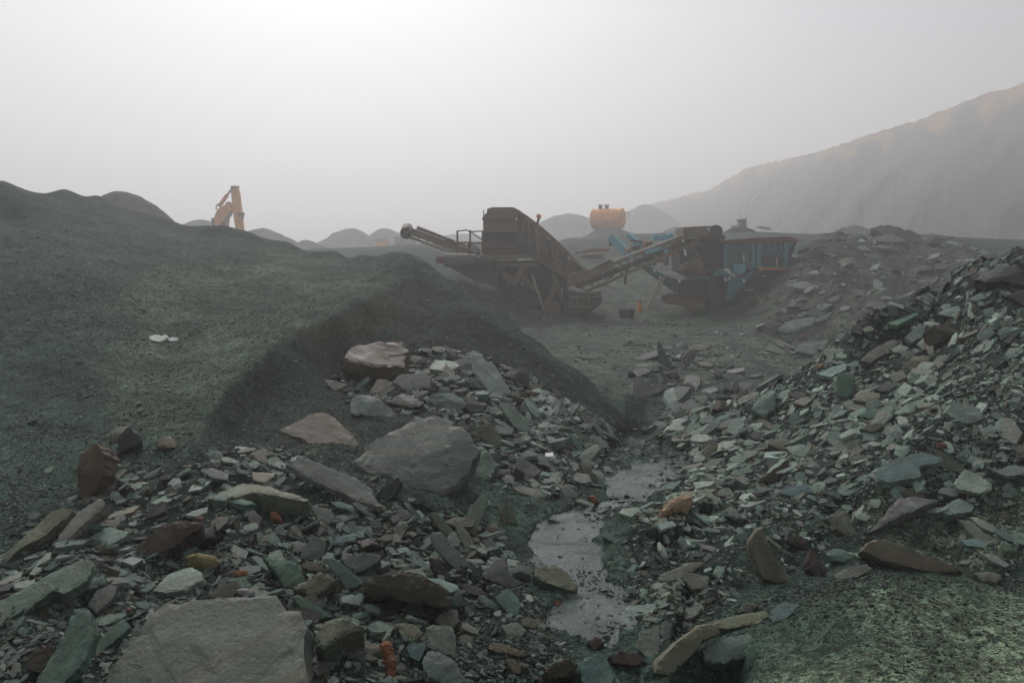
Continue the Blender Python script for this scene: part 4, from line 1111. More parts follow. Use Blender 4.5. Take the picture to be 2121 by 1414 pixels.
def eulers(N3, yaw):
    """XYZ euler angles of frames whose z is N3 (n,3)"""
    out = np.empty_like(N3)
    a = np.where(np.abs(N3[:, :1]) < .9, np.array([[1.0, 0, 0]]), np.array([[0, 1.0, 0]]))
    ex = np.cross(a, N3); ex /= np.linalg.norm(ex, axis=1, keepdims=True); ey = np.cross(N3, ex)
    X = ex * np.cos(yaw)[:, None] + ey * np.sin(yaw)[:, None]; Y = np.cross(N3, X)
    out[:, 1] = -np.arcsin(np.clip(X[:, 2], -1, 1)); out[:, 0] = np.arctan2(Y[:, 2], N3[:, 2]); out[:, 2] = np.arctan2(X[:, 1], X[:, 0])
    return out

chips = [shard_mesh('slate_chip', 700 + i, t, M_RUBBLE, e) for i, (t, e) in enumerate([(.13,1.4),(.18,1.9),(.10,1.3),(.24,1.6),(.15,2.6),(.3,1.3),(.11,1.7),(.2,2.1),(.36,1.2),(.14,1.5)])]

def lay(name, n, dmin, dmax, seed, pxsize, power, minw, keep=None, lift=0.12, wild=0.25, palette=RUBCOL, smin=0.0, smax=9.0, gap_shade=0.0, wade=False):
    n = int(n * 1.15); x, d, z, px, py, R = scatter(n, dmin, dmax, seed, xlim=1.15)
    zw = zone_weight(px, py)
    patch = np.clip(0.5 + 0.9 * fbm(x * 1.1 + seed, d * 0.9, 4), 0, 1)
    w = zw * (0.35 + 0.75 * patch) if keep is None else keep(px, py, d, x)
    ok = (R.rand(n) < w ** power) & (w > minw) & (px > -380) & (px < 2560) & (py < 1560)
    x, d, z, px, py, zw, patch = x[ok], d[ok], z[ok], px[ok], py[ok], zw[ok], patch[ok]
    m = len(x)
    s = pxsize(R, m) / F * d * (0.7 + 0.6 * patch)
    s = np.clip(s, smin, smax)
    n3 = ground_n(x, d, np.maximum(0.05, 0.02 * d)) + R.normal(0, wild, (m, 3)); n3 /= np.linalg.norm(n3, axis=1, keepdims=True)
    col = palette[R.randint(len(palette), size=m)] * R.uniform(.5, 1.42, (m, 1)) ** (1.0 + 1.2 * (gap_shade > 0)) * (1 - gap_shade * np.clip(zw, 0, 1))[:, None]  # tint darkened by rubble weight: shade painted into gaps between slabs
    if wade: z = np.maximum(z, z_water(d) - 0.001)
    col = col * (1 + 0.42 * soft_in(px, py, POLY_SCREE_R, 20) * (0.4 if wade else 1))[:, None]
    P = np.stack([x, d, z + lift * s * R.uniform(-.4, 1.0, m)], -1)
    return stuff_scatter(name, chips, P, eulers(n3, R.uniform(0, 6.28, m)), np.repeat(s[:, None], 3, 1) * R.uniform(.75, 1.25, (m, 3)), col)

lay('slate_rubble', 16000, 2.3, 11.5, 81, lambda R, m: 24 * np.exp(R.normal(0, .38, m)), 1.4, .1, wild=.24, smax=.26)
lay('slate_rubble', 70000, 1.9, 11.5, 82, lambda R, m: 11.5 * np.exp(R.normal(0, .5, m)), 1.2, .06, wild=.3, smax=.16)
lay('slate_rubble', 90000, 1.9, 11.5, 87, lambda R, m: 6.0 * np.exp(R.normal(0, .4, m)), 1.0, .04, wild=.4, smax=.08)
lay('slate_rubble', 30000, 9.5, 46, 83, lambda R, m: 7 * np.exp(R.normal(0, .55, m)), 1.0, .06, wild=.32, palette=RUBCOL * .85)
def gravel_zone(px, py, d, x):
    fade = np.clip(1.25 - d / 16, .12, 1)
    return np.clip(fade * (0.55 + 0.5 * fbm(x * .8, d * .8, 3)), 0, 1) * (1 - .25 * soft_in(px, py, POLY_WATER, 8))
GRAVCOL = np.array([(.040,.060,.050), (.055,.078,.066), (.034,.050,.042), (.075,.095,.083), (.06,.066,.06), (.048,.066,.058), (.12,.145,.125)])
lay('gravel', 230000, 1.9, 17, 85, lambda R, m: 4.0 * np.exp(R.normal(0, .42, m)), 1.0, .0, keep=gravel_zone, wild=.28, palette=GRAVCOL, smin=.005, smax=.03, lift=.2, gap_shade=.6)

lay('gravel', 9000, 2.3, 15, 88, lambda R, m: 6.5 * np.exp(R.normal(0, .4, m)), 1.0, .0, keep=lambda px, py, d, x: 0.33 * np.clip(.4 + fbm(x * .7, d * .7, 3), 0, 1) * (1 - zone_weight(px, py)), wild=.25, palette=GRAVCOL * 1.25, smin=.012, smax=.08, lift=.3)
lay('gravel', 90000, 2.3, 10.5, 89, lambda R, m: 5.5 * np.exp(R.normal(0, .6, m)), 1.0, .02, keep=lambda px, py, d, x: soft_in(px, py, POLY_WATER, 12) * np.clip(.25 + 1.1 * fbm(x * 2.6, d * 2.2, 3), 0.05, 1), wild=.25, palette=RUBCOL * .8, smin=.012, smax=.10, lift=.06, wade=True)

POLY_FLOOR = [(1080,668),(1250,650),(1400,655),(1560,690),(1700,748),(1640,800),(1400,860),(1330,810),(1210,750)]
lay('gravel', 60000, 9.5, 30, 90, lambda R, m: 4.2 * np.exp(R.normal(0, .5, m)), 1.0, .02, keep=lambda px, py, d, x: soft_in(px, py, POLY_FLOOR, 20) * np.clip(.22 + .7 * fbm(x * .5, d * .5, 4), 0.03, 1), wild=.25, palette=RUBCOL * 1.1, smin=.03, smax=.25, lift=.2)

# ------------------------------------------------------------------ machines: painted, rusty, dirty steel
def make_paint(name, col, rust=(0.085, 0.045, 0.025), amount=0.5, rough=0.6, dirt=(0.075, 0.068, 0.056)):
    t = NT(name)
    obj = t.n('ShaderNodeNewGeometry').outputs['Position']
    n1 = t.noise(obj, 1.7, 7, 0.68); n2 = t.noise(t.mapping(obj, (3.0, 3.0, 0.5)), 3.0, 5, 0.65); n3 = t.noise(obj, 14, 4, 0.6)
    c = t.mixc(1.0, col, t.ramp(n1, (0.3, 0.7), (0.7, 1.25)), 'MULTIPLY')
    c = t.mixc(t.ramp(n2, (0.45, 0.0), (0.7, amount)), c, dirt)
    c = t.mixc(t.ramp(t.math('ADD', t.math('MULTIPLY', n1, .6), t.math('MULTIPLY', n3, .4)), (0.53, 0.0), (0.62, amount)), c, rust)
    return t.finish(c, rough, t.math('ADD', n3, n1), 0.35, 0.02, spec=0.35)
P_BROWN = make_paint('brown_machine_paint', (0.215, 0.162, 0.100), amount=.5)
P_DARK = make_paint('oily_dark_steel', (0.095, 0.076, 0.058), amount=.45)
P_BLUE = make_paint('faded_blue_paint', (0.095, 0.245, 0.28), amount=.42)
P_SKY = make_paint('light_blue_paint', (0.16, 0.43, 0.52), amount=.2)
P_TEAL = make_paint('grimy_teal_paint', (0.085, 0.175, 0.185), amount=.5)
P_RUST = make_paint('rusty_steel', (0.17, 0.070, 0.035), rust=(0.10, 0.05, 0.03), amount=.6)
P_RED = make_paint('dull_red_paint', (0.12, 0.045, 0.035), amount=.5)
P_YELL = make_paint('orange_yellow_paint', (0.95, 0.36, 0.03), rust=(0.24, 0.10, 0.035), amount=.3)
P_GREEN = make_paint('grey_green_panel', (0.13, 0.19, 0.16), amount=.35)
P_RUBB = make_paint('conveyor_rubber', (0.030, 0.030, 0.029), rust=(0.05, 0.045, 0.04), amount=.4, rough=.8)
P_GREY = make_paint('grey_steel', (0.12, 0.125, 0.125), amount=.4)
P_PALE = make_paint('pale_steel', (0.42, 0.38, 0.30), amount=.3)
P_NAVY = make_paint('dark_blue_plastic', (0.03, 0.05, 0.085), amount=.15)
P_WOOD = make_paint('weathered_timber', (0.22, 0.14, 0.09), rust=(0.14, 0.09, 0.06), amount=.4, rough=.85)
P_WHITE = make_paint('white_scrap', (0.78, 0.76, 0.74), rust=(.5, .48, .45), amount=.15)
P_LAMP = make_paint('amber_lens', (0.75, 0.22, 0.03), amount=.1, rough=.3)
P_GLASS = make_paint('dusty_dark_glass', (0.03, 0.035, 0.038), amount=.15, rough=.2)

class MB:
    """collects solid pieces of one part; build() links them as one mesh"""
    def __init__(self): self.V = []; self.Fc = []
    def add(self, V, Fc):
        b = len(self.V); self.V += [Vector(v) for v in V]; self.Fc += [tuple(b + i for i in f) for f in Fc]
        return self
    def beam(self, p, q, w=.12, h=.12, up=(0, 0, 1)):
        p, q = Vector(p), Vector(q); d = (q - p).normalized(); u = Vector(up)
        if abs(d.dot(u)) > .95: u = Vector((0, 1, 0))
        s = d.cross(u).normalized(); t = s.cross(d)
        V = [e + s * a * w / 2 + t * b * h / 2 for e in (p, q) for a, b in ((-1, -1), (1, -1), (1, 1), (-1, 1))]
        return self.add(V, [(3, 2, 1, 0), (4, 5, 6, 7), (0, 1, 5, 4), (1, 2, 6, 5), (2, 3, 7, 6), (3, 0, 4, 7)])
    def tube(self, p, q, r, n=12, r2=None):
        p, q = Vector(p), Vector(q); d = (q - p).normalized(); u = Vector((0, 0, 1))
        if abs(d.dot(u)) > .95: u = Vector((0, 1, 0))
        s = d.cross(u).normalized(); t = s.cross(d); r2 = r if r2 is None else r2
        V = [e + (s * math.cos(a) + t * math.sin(a)) * rr for e, rr in ((p, r), (q, r2)) for a in [2 * math.pi * i / n for i in range(n)]]
        return self.add(V, [tuple(range(n - 1, -1, -1)), tuple(range(n, 2 * n))] + [(i, (i + 1) % n, n + (i + 1) % n, n + i) for i in range(n)])
    def path(self, P, r, n=8):
        for a, b in zip(P[:-1], P[1:]): self.tube(a, b, r, n)
        return self
    def plate(self, front, depth, back_shift=(0, 0, 0)):
        """a polygon of world points with real depth behind it"""
        front = [Vector(v) for v in front]; n = len(front); s = Vector((0, depth, 0)) + Vector(back_shift)
        cen = sum(front, Vector()) / n
        V = front + [v + s for v in front]
        return self.add(V, [tuple(range(n)), tuple(range(2 * n - 1, n - 1, -1))] + [(i, n + i, n + (i + 1) % n, (i + 1) % n) for i in range(n)])
    def build(self, name, mat, parent=None, bevel=0.0):
        me = bpy.data.meshes.new(name); bm = bmesh.new()
        vs = [bm.verts.new(v) for v in self.V]
        for f in self.Fc:
            try: bm.faces.new([vs[i] for i in f])
            except ValueError: pass
        bmesh.ops.triangulate(bm, faces=[f for f in bm.faces if len(f.verts) > 4])
        bmesh.ops.recalc_face_normals(bm, faces=bm.faces)
        bm.to_mesh(me); bm.free()
        me.materials.append(mat)
        o = bpy.data.objects.new(name, me); COL.objects.link(o)
        if parent:
            o.parent = parent
            top = parent
            loc = Vector((0, 0, 0))
            while top is not None:
                if top.type == 'EMPTY': loc = loc + Vector(top.location)
                top = top.parent
            me.transform(Matrix.Translation(-loc))
        if bevel:
            b = o.modifiers.new('bevel', 'BEVEL'); b.width = bevel; b.segments = 2; b.limit_method = 'ANGLE'
        return o

def root(name, loc, label, cat, group=None):
    o = bpy.data.objects.new(name, None); o.location = loc; COL.objects.link(o)
    o.empty_display_size = .3
    return tag(o, label, cat, group)

def V1(x, y, d=28.0): return at(820 + x / 4.7133, 400 + y / 4.7133, d)
def V2(x, y, d=28.0): return at(1180 + x / 4.0788, 400 + y / 4.0788, d)
def V8(x, y, d=60.0): return at(380 + x / 4.4188, 360 + y / 4.4188, d)
def PL(fn, pts, d): return [fn(x, y, d) for x, y in pts]

# ---- screening plant
sp_ = root('screening_plant', (at(1150, 655, 28).x, 28.5, 0.0), 'brown screening plant with a tall box and inclined conveyors', 'quarry machine')
box = MB().plate(PL(V1, [(852,262),(1182,262),(1192,600),(850,600)], 27.7), 2.0).build('screen_box', P_BROWN, sp_, .02)
MB().plate(PL(V1, [(890,152),(940,137),(1145,137),(1180,152),(1172,258),(838,258),(850,224),(886,226)], 27.55), 2.1).build('hood', P_BROWN, box, .02)
MB().plate(PL(V1, [(856,378),(1176,378),(1180,488),(856,488)], 27.62), .06).build('rubber_curtain', P_RUBB, box)
MB().plate(PL(V1, [(858,530),(1180,530),(1182,588),(860,588)], 27.62), .06).build('lower_panel', P_RUST, box)
for yy, hh in ((268, 8), (372, 9), (494, 10), (520, 8)):
    MB().plate(PL(V1, [(850,yy),(1186,yy),(1186,yy+hh),(850,yy+hh)], 27.55), .12).build('stiffener', P_BROWN, box)
for xx in (852, 930, 1010, 1090, 1174):
    MB().plate(PL(V1, [(xx,164),(xx+10,164),(xx+10,252),(xx,252)], 27.48), .06).build('stiffener', P_BROWN, box)
side = MB().plate(PL(V1, [(1182,152),(1300,232),(1432,332),(1640,520),(1862,765),(1700,858),(1550,760),(1392,652),(1194,602)], 27.9), 1.7).build('inclined_body', P_BROWN, sp_, .02)
for a, b, hgt in (((1190,175),(1850,752),.13), ((1200,300),(1740,800),.09), ((1200,430),(1720,830),.09), ((1200,585),(1400,640),.12), ((1400,642),(1700,850),.13)):
    MB().beam(V1(*a, 27.82), V1(*b, 27.82), .1, hgt).build('side_rail', P_BROWN, side)
for k in range(9):
    x0 = 1230 + k * 68; yt = 180 + (x0 - 1182) * .9
    yb = min(600 + max(0, x0 - 1392) * .7 + 25, 850)
    MB().beam(V1(x0, yt, 27.8), V1(x0 + 4, yb - 20, 27.8), .1, .07).build('side_rib', P_BROWN if k % 2 else P_DARK, side)
for a, b in (((1440,385),(1450,420)), ((1470,425),(1500,455)), ((1685,620),(1700,650)), ((1740,650),(1855,755))):
    MB().beam(V1(*a, 27.74), V1(*b, 27.74), .04, .12 if a[0] < 1700 else .05).build('pale_marking', P_PALE, side)
dk = MB().plate(PL(V1, [(815,602),(1192,602),(1192,655),(815,655)], 27.35), 2.3).build('deck_beam', P_BROWN, sp_, .02)
MB().plate(PL(V1, [(1200,606),(1392,606),(1392,640),(1200,640)], 27.5), .5).build('deck_step', P_BROWN, sp_)
rl = MB()
for (x_, y0, y1) in ((600, 365, 600), (725, 362, 602), (845, 372, 600), (712, 480, 602)): rl.beam(V1(x_, y0, 27.0), V1(x_, y1, 27.0), .07, .07)
for P in ([(600,372),(690,360),(722,376),(852,371)], [(605,490),(700,480),(728,491),(1180,494)], [(730,378),(842,456)], [(730,496),(815,550)]):
    rl.path([V1(x_, y_, 27.0) for x_, y_ in P], .028, 6)
rl.build('guard_rail', P_RUST, sp_)
for (x_, y0, y1) in ((1400, 322, 625), (1375, 330, 620)): MB().beam(V1(x_, y0, 27.4), V1(x_, y1, 27.4), .09, .09).build('post', P_BROWN, sp_)
MB().beam(V1(1325,378,27.4), V1(1425,358,27.4), .05, .05).beam(V1(1330,495,27.4), V1(1412,488,27.4), .05, .05).build('grab_rail', P_BROWN, sp_)
bc = MB().tube(V1(1378,300,27.5), V1(1398,240,27.5), .05).build('beacon_post', P_DARK, sp_)
MB().tube(V1(1394,240,27.5), V1(1396,208,27.5), .11, 12, .08).build('amber_beacon', P_LAMP, bc)
# side conveyor reaching up and away
cv = MB()
cv.beam(V1(205,345,28.6), V1(820,585,28.2), .1, .22).beam(V1(115,372,27.6), V1(745,598,27.4), .1, .20)
cv.beam(V1(120,425,27.6), V1(610,602,27.4), .06, .10)
for k in range(7):
    f = k / 6; cv.beam(V1(150 + f * 560, 395 + f * 195, 27.6), V1(130 + f * 480, 428 + f * 170, 27.6), .05, .05)
cvo = cv.build('side_conveyor', P_BROWN, sp_)
MB().beam(V1(160,352,28.1), V1(800,582,27.8), .95, .07, (0, 0, 1)).build('belt', P_RUBB, cvo)
MB().beam(V1(340,452,27.52), V1(470,498,27.5), .03, .13).beam(V1(540,527,27.5), V1(690,582,27.45), .03, .12).beam(V1(250,470,27.5), V1(600,598,27.35), .03, .06).build('side_guard', P_PALE, cvo)
MB().tube(V1(112,350,28.3), V1(100,392,27.4), .24, 14).build('head_drum', P_DARK, cvo)
MB().tube(V1(105,350,27.3), V1(130,350,27.3), .13, 10).tube(V1(88,395,27.3), V1(112,395,27.3), .09, 10).build('drive_motor', P_RUST, cvo)
MB().plate(PL(V1, [(480,455),(555,452),(600,500),(590,560),(500,530)], 27.5), .8).build('transfer_hood', P_DARK, cvo)
# short belt end facing us
tb = MB().tube(V1(478,654,26.9), V1(778,658,26.9), .27, 20).build('tail_drum', P_GREY, sp_)
MB().plate(PL(V1, [(480,622),(792,628),(1000,760),(980,830),(780,690)], 27.0), .12, (0.5, 1.2, 0)).build('belt', P_RUBB, sp_)
MB().tube(V1(395,640,26.9), V1(478,648,26.9), .13, 12).tube(V1(405,662,26.9), V1(478,664,26.9), .10, 12).build('drive_motor', P_RUST, sp_)
MB().beam(V1(500,616,26.8), V1(800,622,26.8), .05, .05).build('scraper_bar', P_PALE, sp_)
MB().plate(PL(V1, [(470,694),(790,694),(1000,840),(1010,930),(880,880),(800,870),(650,795),(560,722)], 27.3), 1.4).build('belt_trough', P_DARK, sp_)
# chassis below
MB().plate(PL(V1, [(800,668),(1190,662),(1392,655),(1698,862),(1640,1120),(1420,1190),(1180,1075),(1010,930),(960,850)], 28.3), 1.6).build('chassis', P_DARK, sp_)
for a, b, w in (((830,655),(1170,862),.22), ((1168,868),(1262,690),.26), ((1080,870),(1175,868),.2), ((1420,1190),(1560,900),.18), ((1190,760),(1420,1000),.14), ((1540,790),(1640,1080),.16), ((990,700),(1390,700),.14)):
    MB().beam(V1(*a, 27.7), V1(*b, 27.7), w, w).build('brace', P_BROWN, sp_)
MB().beam(V1(1330,792,27.5), V1(1462,1195,27.5), .05, .06).beam(V1(1620,920,27.4), V1(1624,990,27.4), .05, .08).beam(V1(1230,868,27.5), V1(1234,900,27.5), .05, .06).build('hydraulic_rod', P_PALE, sp_)
MB().plate(PL(V1, [(960,905),(1000,930),(1048,1040),(1020,1030)], 27.6), .3).plate(PL(V1, [(722,812),(770,820),(800,892),(780,885)], 27.6), .3).build('prop_leg', P_DARK, sp_)
MB().plate(PL(V1, [(1450,1072),(1588,1062),(1618,1204),(1462,1212)], 27.2), .9).build('support_foot', P_BROWN, sp_, .02)
trk = MB().plate(PL(V1, [(1640,1062),(1720,1000),(1990,950),(2010,1080),(1860,1192),(1625,1200)], 27.4), .8).build('crawler_track', P_DARK, sp_, .05)
for k in range(9):
    f = k / 8; MB().beam(V1(1640 + f * 350, 1060 - f * 100, 27.36), V1(1640 + f * 350, 1110 - f * 90, 27.36), .1, .12).build('track_pad', P_DARK, trk)
MB().beam(V1(1630,1190,27.3), V1(1860,1180,27.3), .08, .1).beam(V1(1640,1120,27.3), V1(1960,1030,27.3), .06, .08).build('track_frame', P_RUST, trk)
# long conveyor rising towards the crusher
lc = MB()
for dd in (26.6, 27.6):
    lc.beam(V2(30,722,dd), V2(980,362,dd + .6), .09, .16).beam(V2(130,835,dd), V2(1080,412,dd + .6), .09, .13)
for k in range(16):
    f = k / 15; g2 = min(1, f + 1 / 15)
    lc.beam(V2(40 + f * 930, 726 - f * 358, 26.6 + f * .6), V2(140 + f * 935, 832 - f * 416, 26.6 + f * .6), .05, .05)
    if k % 2: lc.beam(V2(140 + f * 935, 832 - f * 416, 26.62 + f * .6), V2(40 + g2 * 930, 726 - g2 * 358, 26.62 + g2 * .6), .04, .04)
lco = lc.build('long_conveyor', P_BROWN, sp_)
MB().beam(V2(20,715,27.1), V2(1000,345,27.7), .9, .09).build('belt', P_RUBB, lco)
MB().beam(V2(60,790,27.1), V2(1040,392,27.7), .7, .12).build('return_belt', P_DARK, lco)
MB().plate(PL(V2, [(-20,690),(180,640),(330,598),(345,560),(370,575),(370,640),(120,740),(-20,800)], 26.5), .08).build('skirt_plate', P_BROWN, lco)
for k in range(10):
    f = (k + .5) / 10; MB().tube(V2(75 + f * 930, 775 - f * 380, 26.5 + f * .6), V2(75 + f * 930, 775 - f * 380, 27.5 + f * .6), .09, 8).build('roller', P_DARK, lco)
MB().plate(PL(V2, [(960,286),(1190,276),(1248,300),(1255,350),(1180,366),(962,372)], 26.9), 1.3).build('head_box', P_BROWN, lco, .02)
MB().tube(V2(1235,325,26.8), V2(1235,325,28.2), .26, 16).build('head_drum', P_DARK, lco)
MB().plate(PL(V2, [(1165,290),(1182,288),(1186,318),(1170,320)], 26.85), .04).plate(PL(V2, [(950,393),(970,393),(970,412),(952,414)], 26.5), .04).plate(PL(V2, [(962,478),(980,476),(988,525),(974,530)], 26.7), .04).build('sign_plate', P_WHITE, lco)
MB().beam(V2(305,748,26.5), V2(420,684,26.5), .03, .07).build('pale_pipe', P_PALE, lco)
for a, b in (((500,520),(535,545)), ((640,500),(770,465)), ((800,492),(830,490))):
    MB().beam(V2(*a, 26.5), V2(*b, 26.5), .03, .13).build('blue_patch', P_SKY, lco)
MB().plate(PL(V2, [(-10,832),(268,852),(280,900),(150,1002),(-10,1035)], 26.8), 1.4).build('feed_boot', P_DARK, lco, .03)
for a, b in (((0,880),(260,870)), ((-5,960),(190,960)), ((60,845),(70,1010)), ((160,850),(165,985))):
    MB().beam(V2(*a, 26.75), V2(*b, 26.75), .06, .09).build('boot_rib', P_BROWN, lco)
MB().beam(V2(480,600,27.2), V2(468,770,27.2), .1, .1).beam(V2(390,640,27.2), V2(300,780,27.2), .08, .08).build('support_leg', P_DARK, lco)

# ---- blue crusher
cr = root('jaw_crusher', (at(1500, 650, 29).x, 29.0, 0.0), 'blue mobile jaw crusher with a flared feed hopper on tracks', 'quarry machine')
hp = MB().plate(PL(V2, [(1300,412),(1500,418),(1925,402),(1842,472),(1838,632),(1300,632)], 28.0), 2.4, (0, 0, 0)).build('feed_hopper', P_TEAL, cr, .02)
MB().plate(PL(V2, [(1300,400),(1560,378),(1850,366),(1940,396),(1920,404),(1500,416),(1302,412)], 27.95), .10, (0.2, 0.0, 0)).build('rusty_rim', P_RUST, hp)
MB().beam(V2(1296,409,27.9), V2(1500,417,27.9), .1, .09).beam(V2(1500,417,27.9), V2(1935,399,27.9), .1, .09).build('rim_rail', P_RUST, hp)
for x_ in (1312, 1545, 1592, 1822):
    MB().beam(V2(x_, 424, 27.92), V2(x_, 630, 27.92), .16, .16).build('hopper_post', P_BLUE, hp)
for a, b in (((1318,462),(1538,466)), ((1318,482),(1538,486)), ((1600,490),(1815,488)), ((1320,594),(1535,596)), ((1310,626),(1832,630))):
    MB().beam(V2(*a, 27.9), V2(*b, 27.9), .1, .09).build('hopper_rail', P_TEAL, hp)
MB().plate(PL(V2, [(1330,492),(1424,492),(1424,590),(1330,590)], 27.94), .05).build('side_panel', P_GREEN, hp)
MB().plate(PL(V2, [(1432,492),(1520,492),(1520,590),(1432,590)], 27.94), .05).build('side_panel', P_GREEN, hp)
MB().plate(PL(V2, [(1630,527),(1786,527),(1786,626),(1630,626)], 27.93), .06).build('engine_bay', P_DARK, hp)
for a, b, m_ in (((1640,560),(1770,560),P_GREY), ((1660,590),(1780,600),P_RUST), ((1700,535),(1700,620),P_GREY), ((1745,540),(1748,620),P_PALE)):
    MB().beam(V2(*a, 27.86), V2(*b, 27.86), .06, .08).build('engine_pipe', m_, hp)
MB().plate(PL(V2, [(1466,520),(1474,520),(1476,570),(1464,570)], 27.88), .03).build('handle', P_WHITE, hp)
MB().plate(PL(V2, [(1380,606),(1490,604),(1486,670),(1440,690),(1386,672)], 27.6), .45).build('tool_box', P_SKY, cr, .03)
MB().plate(PL(V2, [(1598,630),(1642,630),(1640,648),(1604,650)], 27.8), .1).plate(PL(V2, [(1650,634),(1830,636),(1828,646),(1650,646)], 27.82), .06).build('warning_strip', P_YELL, cr)
MB().plate(PL(V2, [(1210,690),(1240,652),(1290,640),(1345,680),(1400,712),(1450,706),(1560,642),(1552,676),(1470,770),(1400,862),(1330,915),(1322,860),(1345,770),(1318,720),(1280,690),(1235,700)], 27.9), .18).build('frame_plate', P_BLUE, cr, .02)
MB().plate(PL(V2, [(1235,700),(1280,690),(1318,720),(1345,770),(1330,915),(1240,930),(1160,900),(1150,740)], 28.4), 1.2).build('jaw_housing', P_DARK, cr)
MB().plate(PL(V2, [(1556,650),(1836,640),(1800,696),(1700,792),(1600,905),(1520,975),(1345,920),(1405,862),(1475,770)], 28.2), 1.8).build('hopper_underside', P_DARK, cr)
MB().beam(V2(1480,820,27.9), V2(1560,814,27.9), .05, .06).beam(V2(1618,700,27.95), V2(1655,698,27.95), .04, .06).build('pale_bracket', P_PALE, cr)
for x_, y_ in ((1352,718), (1316,730), (1470,736), (926,744), (714,650)):
    MB().plate(PL(V2, [(x_-7,y_-12),(x_+8,y_-14),(x_+10,y_+14),(x_-6,y_+16)], 27.7), .05).build('reflector', P_WHITE, cr)
eng = MB().plate(PL(V2, [(932,382),(1300,372),(1302,640),(1210,760),(1090,742),(932,655)], 28.6), 1.6).build('power_unit', P_DARK, cr, .03)
for a, b, w, m_ in (((1000,420),(1100,640),.34,P_BROWN), ((1140,390),(1150,640),.3,P_DARK), ((1210,380),(1225,690),.42,P_DARK), ((940,640),(1040,610),.3,P_BROWN), ((1060,440),(1300,400),.2,P_BROWN), ((960,560),(1130,540),.16,P_DARK), ((1040,660),(1250,640),.2,P_BROWN), ((1090,380),(1310,372),.14,P_BROWN), ((980,700),(1180,720),.18,P_TEAL)):
    MB().beam(V2(*a, 28.3), V2(*b, 28.3), w, w).build('engine_part', m_, eng)
MB().path([V2(900,525,27.9), V2(915,560,27.9), V2(925,610,27.9), V2(955,640,27.9), V2(1000,625,27.9)], .03, 6).build('hose', P_PALE, eng)
MB().tube(V2(1010,560,28.1), V2(1085,640,28.1), .34, 16).build('flywheel_guard', P_BROWN, eng)
# lower left frame
MB().plate(PL(V2, [(570,602),(668,592),(725,652),(800,690),(960,742),(925,852),(850,800),(760,740),(640,645)], 29.0), .5).build('conveyor_frame', P_TEAL, cr, .02)
MB().plate(PL(V2, [(715,648),(800,690),(780,704),(730,690)], 28.8), .2).build('frame_gusset', P_BLUE, cr)
for x_ in (712, 815): MB().beam(V2(x_,520,29.2), V2(x_,610,29.2), .18, .18).build('upright', P_TEAL, cr)
MB().plate(PL(V2, [(640,412),(700,405),(705,585),(640,585)], 30.0), .7).plate(PL(V2, [(735,520),(805,520),(805,585),(735,585)], 29.6), .5).build('rusty_box', P_RUST, cr, .02)
# light blue head of the main conveyor behind
MB().beam(V2(345,366,31.5), V2(485,505,31.0), .22, .36).build('conveyor_arm', P_SKY, cr, .03)
MB().beam(V2(490,352,33.0), V2(600,445,32.5), .2, .26).build('conveyor_arm', P_SKY, cr, .03)
MB().beam(V2(345,372,31.6), V2(342,450,31.6), .12, .12).build('arm_stay', P_TEAL, cr)
MB().beam(V2(380,381,31.3), V2(515,380,32.6), .05, .07).beam(V2(585,404,32), V2(680,410,31), .05, .06).build('tie_bar', P_PALE, cr)
MB().beam(V2(545,448,31.8), V2(615,452,31.4), .2, .16).build('cross_beam', P_SKY, cr)
MB().beam(V2(700,375,30.5), V2(870,374,30.5), .3, .24).build('top_beam', P_SKY, cr, .02)
MB().tube(V2(830,360,30.3), V2(868,360,30.3), .14, 12).build('bearing', P_SKY, cr)
MB().beam(V2(868,370,30.4), V2(938,368,30.4), .04, .06).build('tie_bar', P_PALE, cr)
MB().tube(V2(480,470,31.0), V2(505,490,30.9), .16, 10).build('pulley', P_PALE, cr)
MB().beam(V2(510,400,31.5), V2(640,420,31.5), .5, .1).beam(V2(440,470,31.5), V2(600,470,31.5), .2, .2).build('belt_frame', P_DARK, cr)
tk = MB().plate(PL(V2, [(800,862),(850,842),(1120,884),(1162,900),(1164,980),(1100,990),(810,925)], 27.8), .7).build('crawler_track', P_DARK, cr, .05)
MB().beam(V2(812,890,27.7), V2(1150,920,27.7), .06, .07).beam(V2(812,918,27.7), V2(1120,978,27.7), .06, .07).build('track_frame', P_RUST, tk)
for k in range(6):
    f = (k + .5) / 6; MB().tube(V2(815 + f * 320, 908 + f * 38, 27.72), V2(815 + f * 320, 908 + f * 38, 27.85), .13, 12).build('track_wheel', P_BROWN, tk)
MB().plate(PL(V2, [(1270,922),(1400,905),(1520,900),(1600,1000),(1560,1110),(1440,1085),(1270,1012)], 27.9), 1.4).build('rear_skid', P_NAVY, cr, .03)
MB().plate(PL(V2, [(930,740),(1000,730),(1260,770),(1340,920),(1170,985),(1164,900),(940,860)], 28.7), 1.2).build('chassis', P_DARK, cr)
for x_ in (965, 1010, 1060, 1115): MB().beam(V2(x_,760,28.5), V2(x_ + 10,880,28.5), .12, .14).build('chassis_rib', P_DARK, cr)

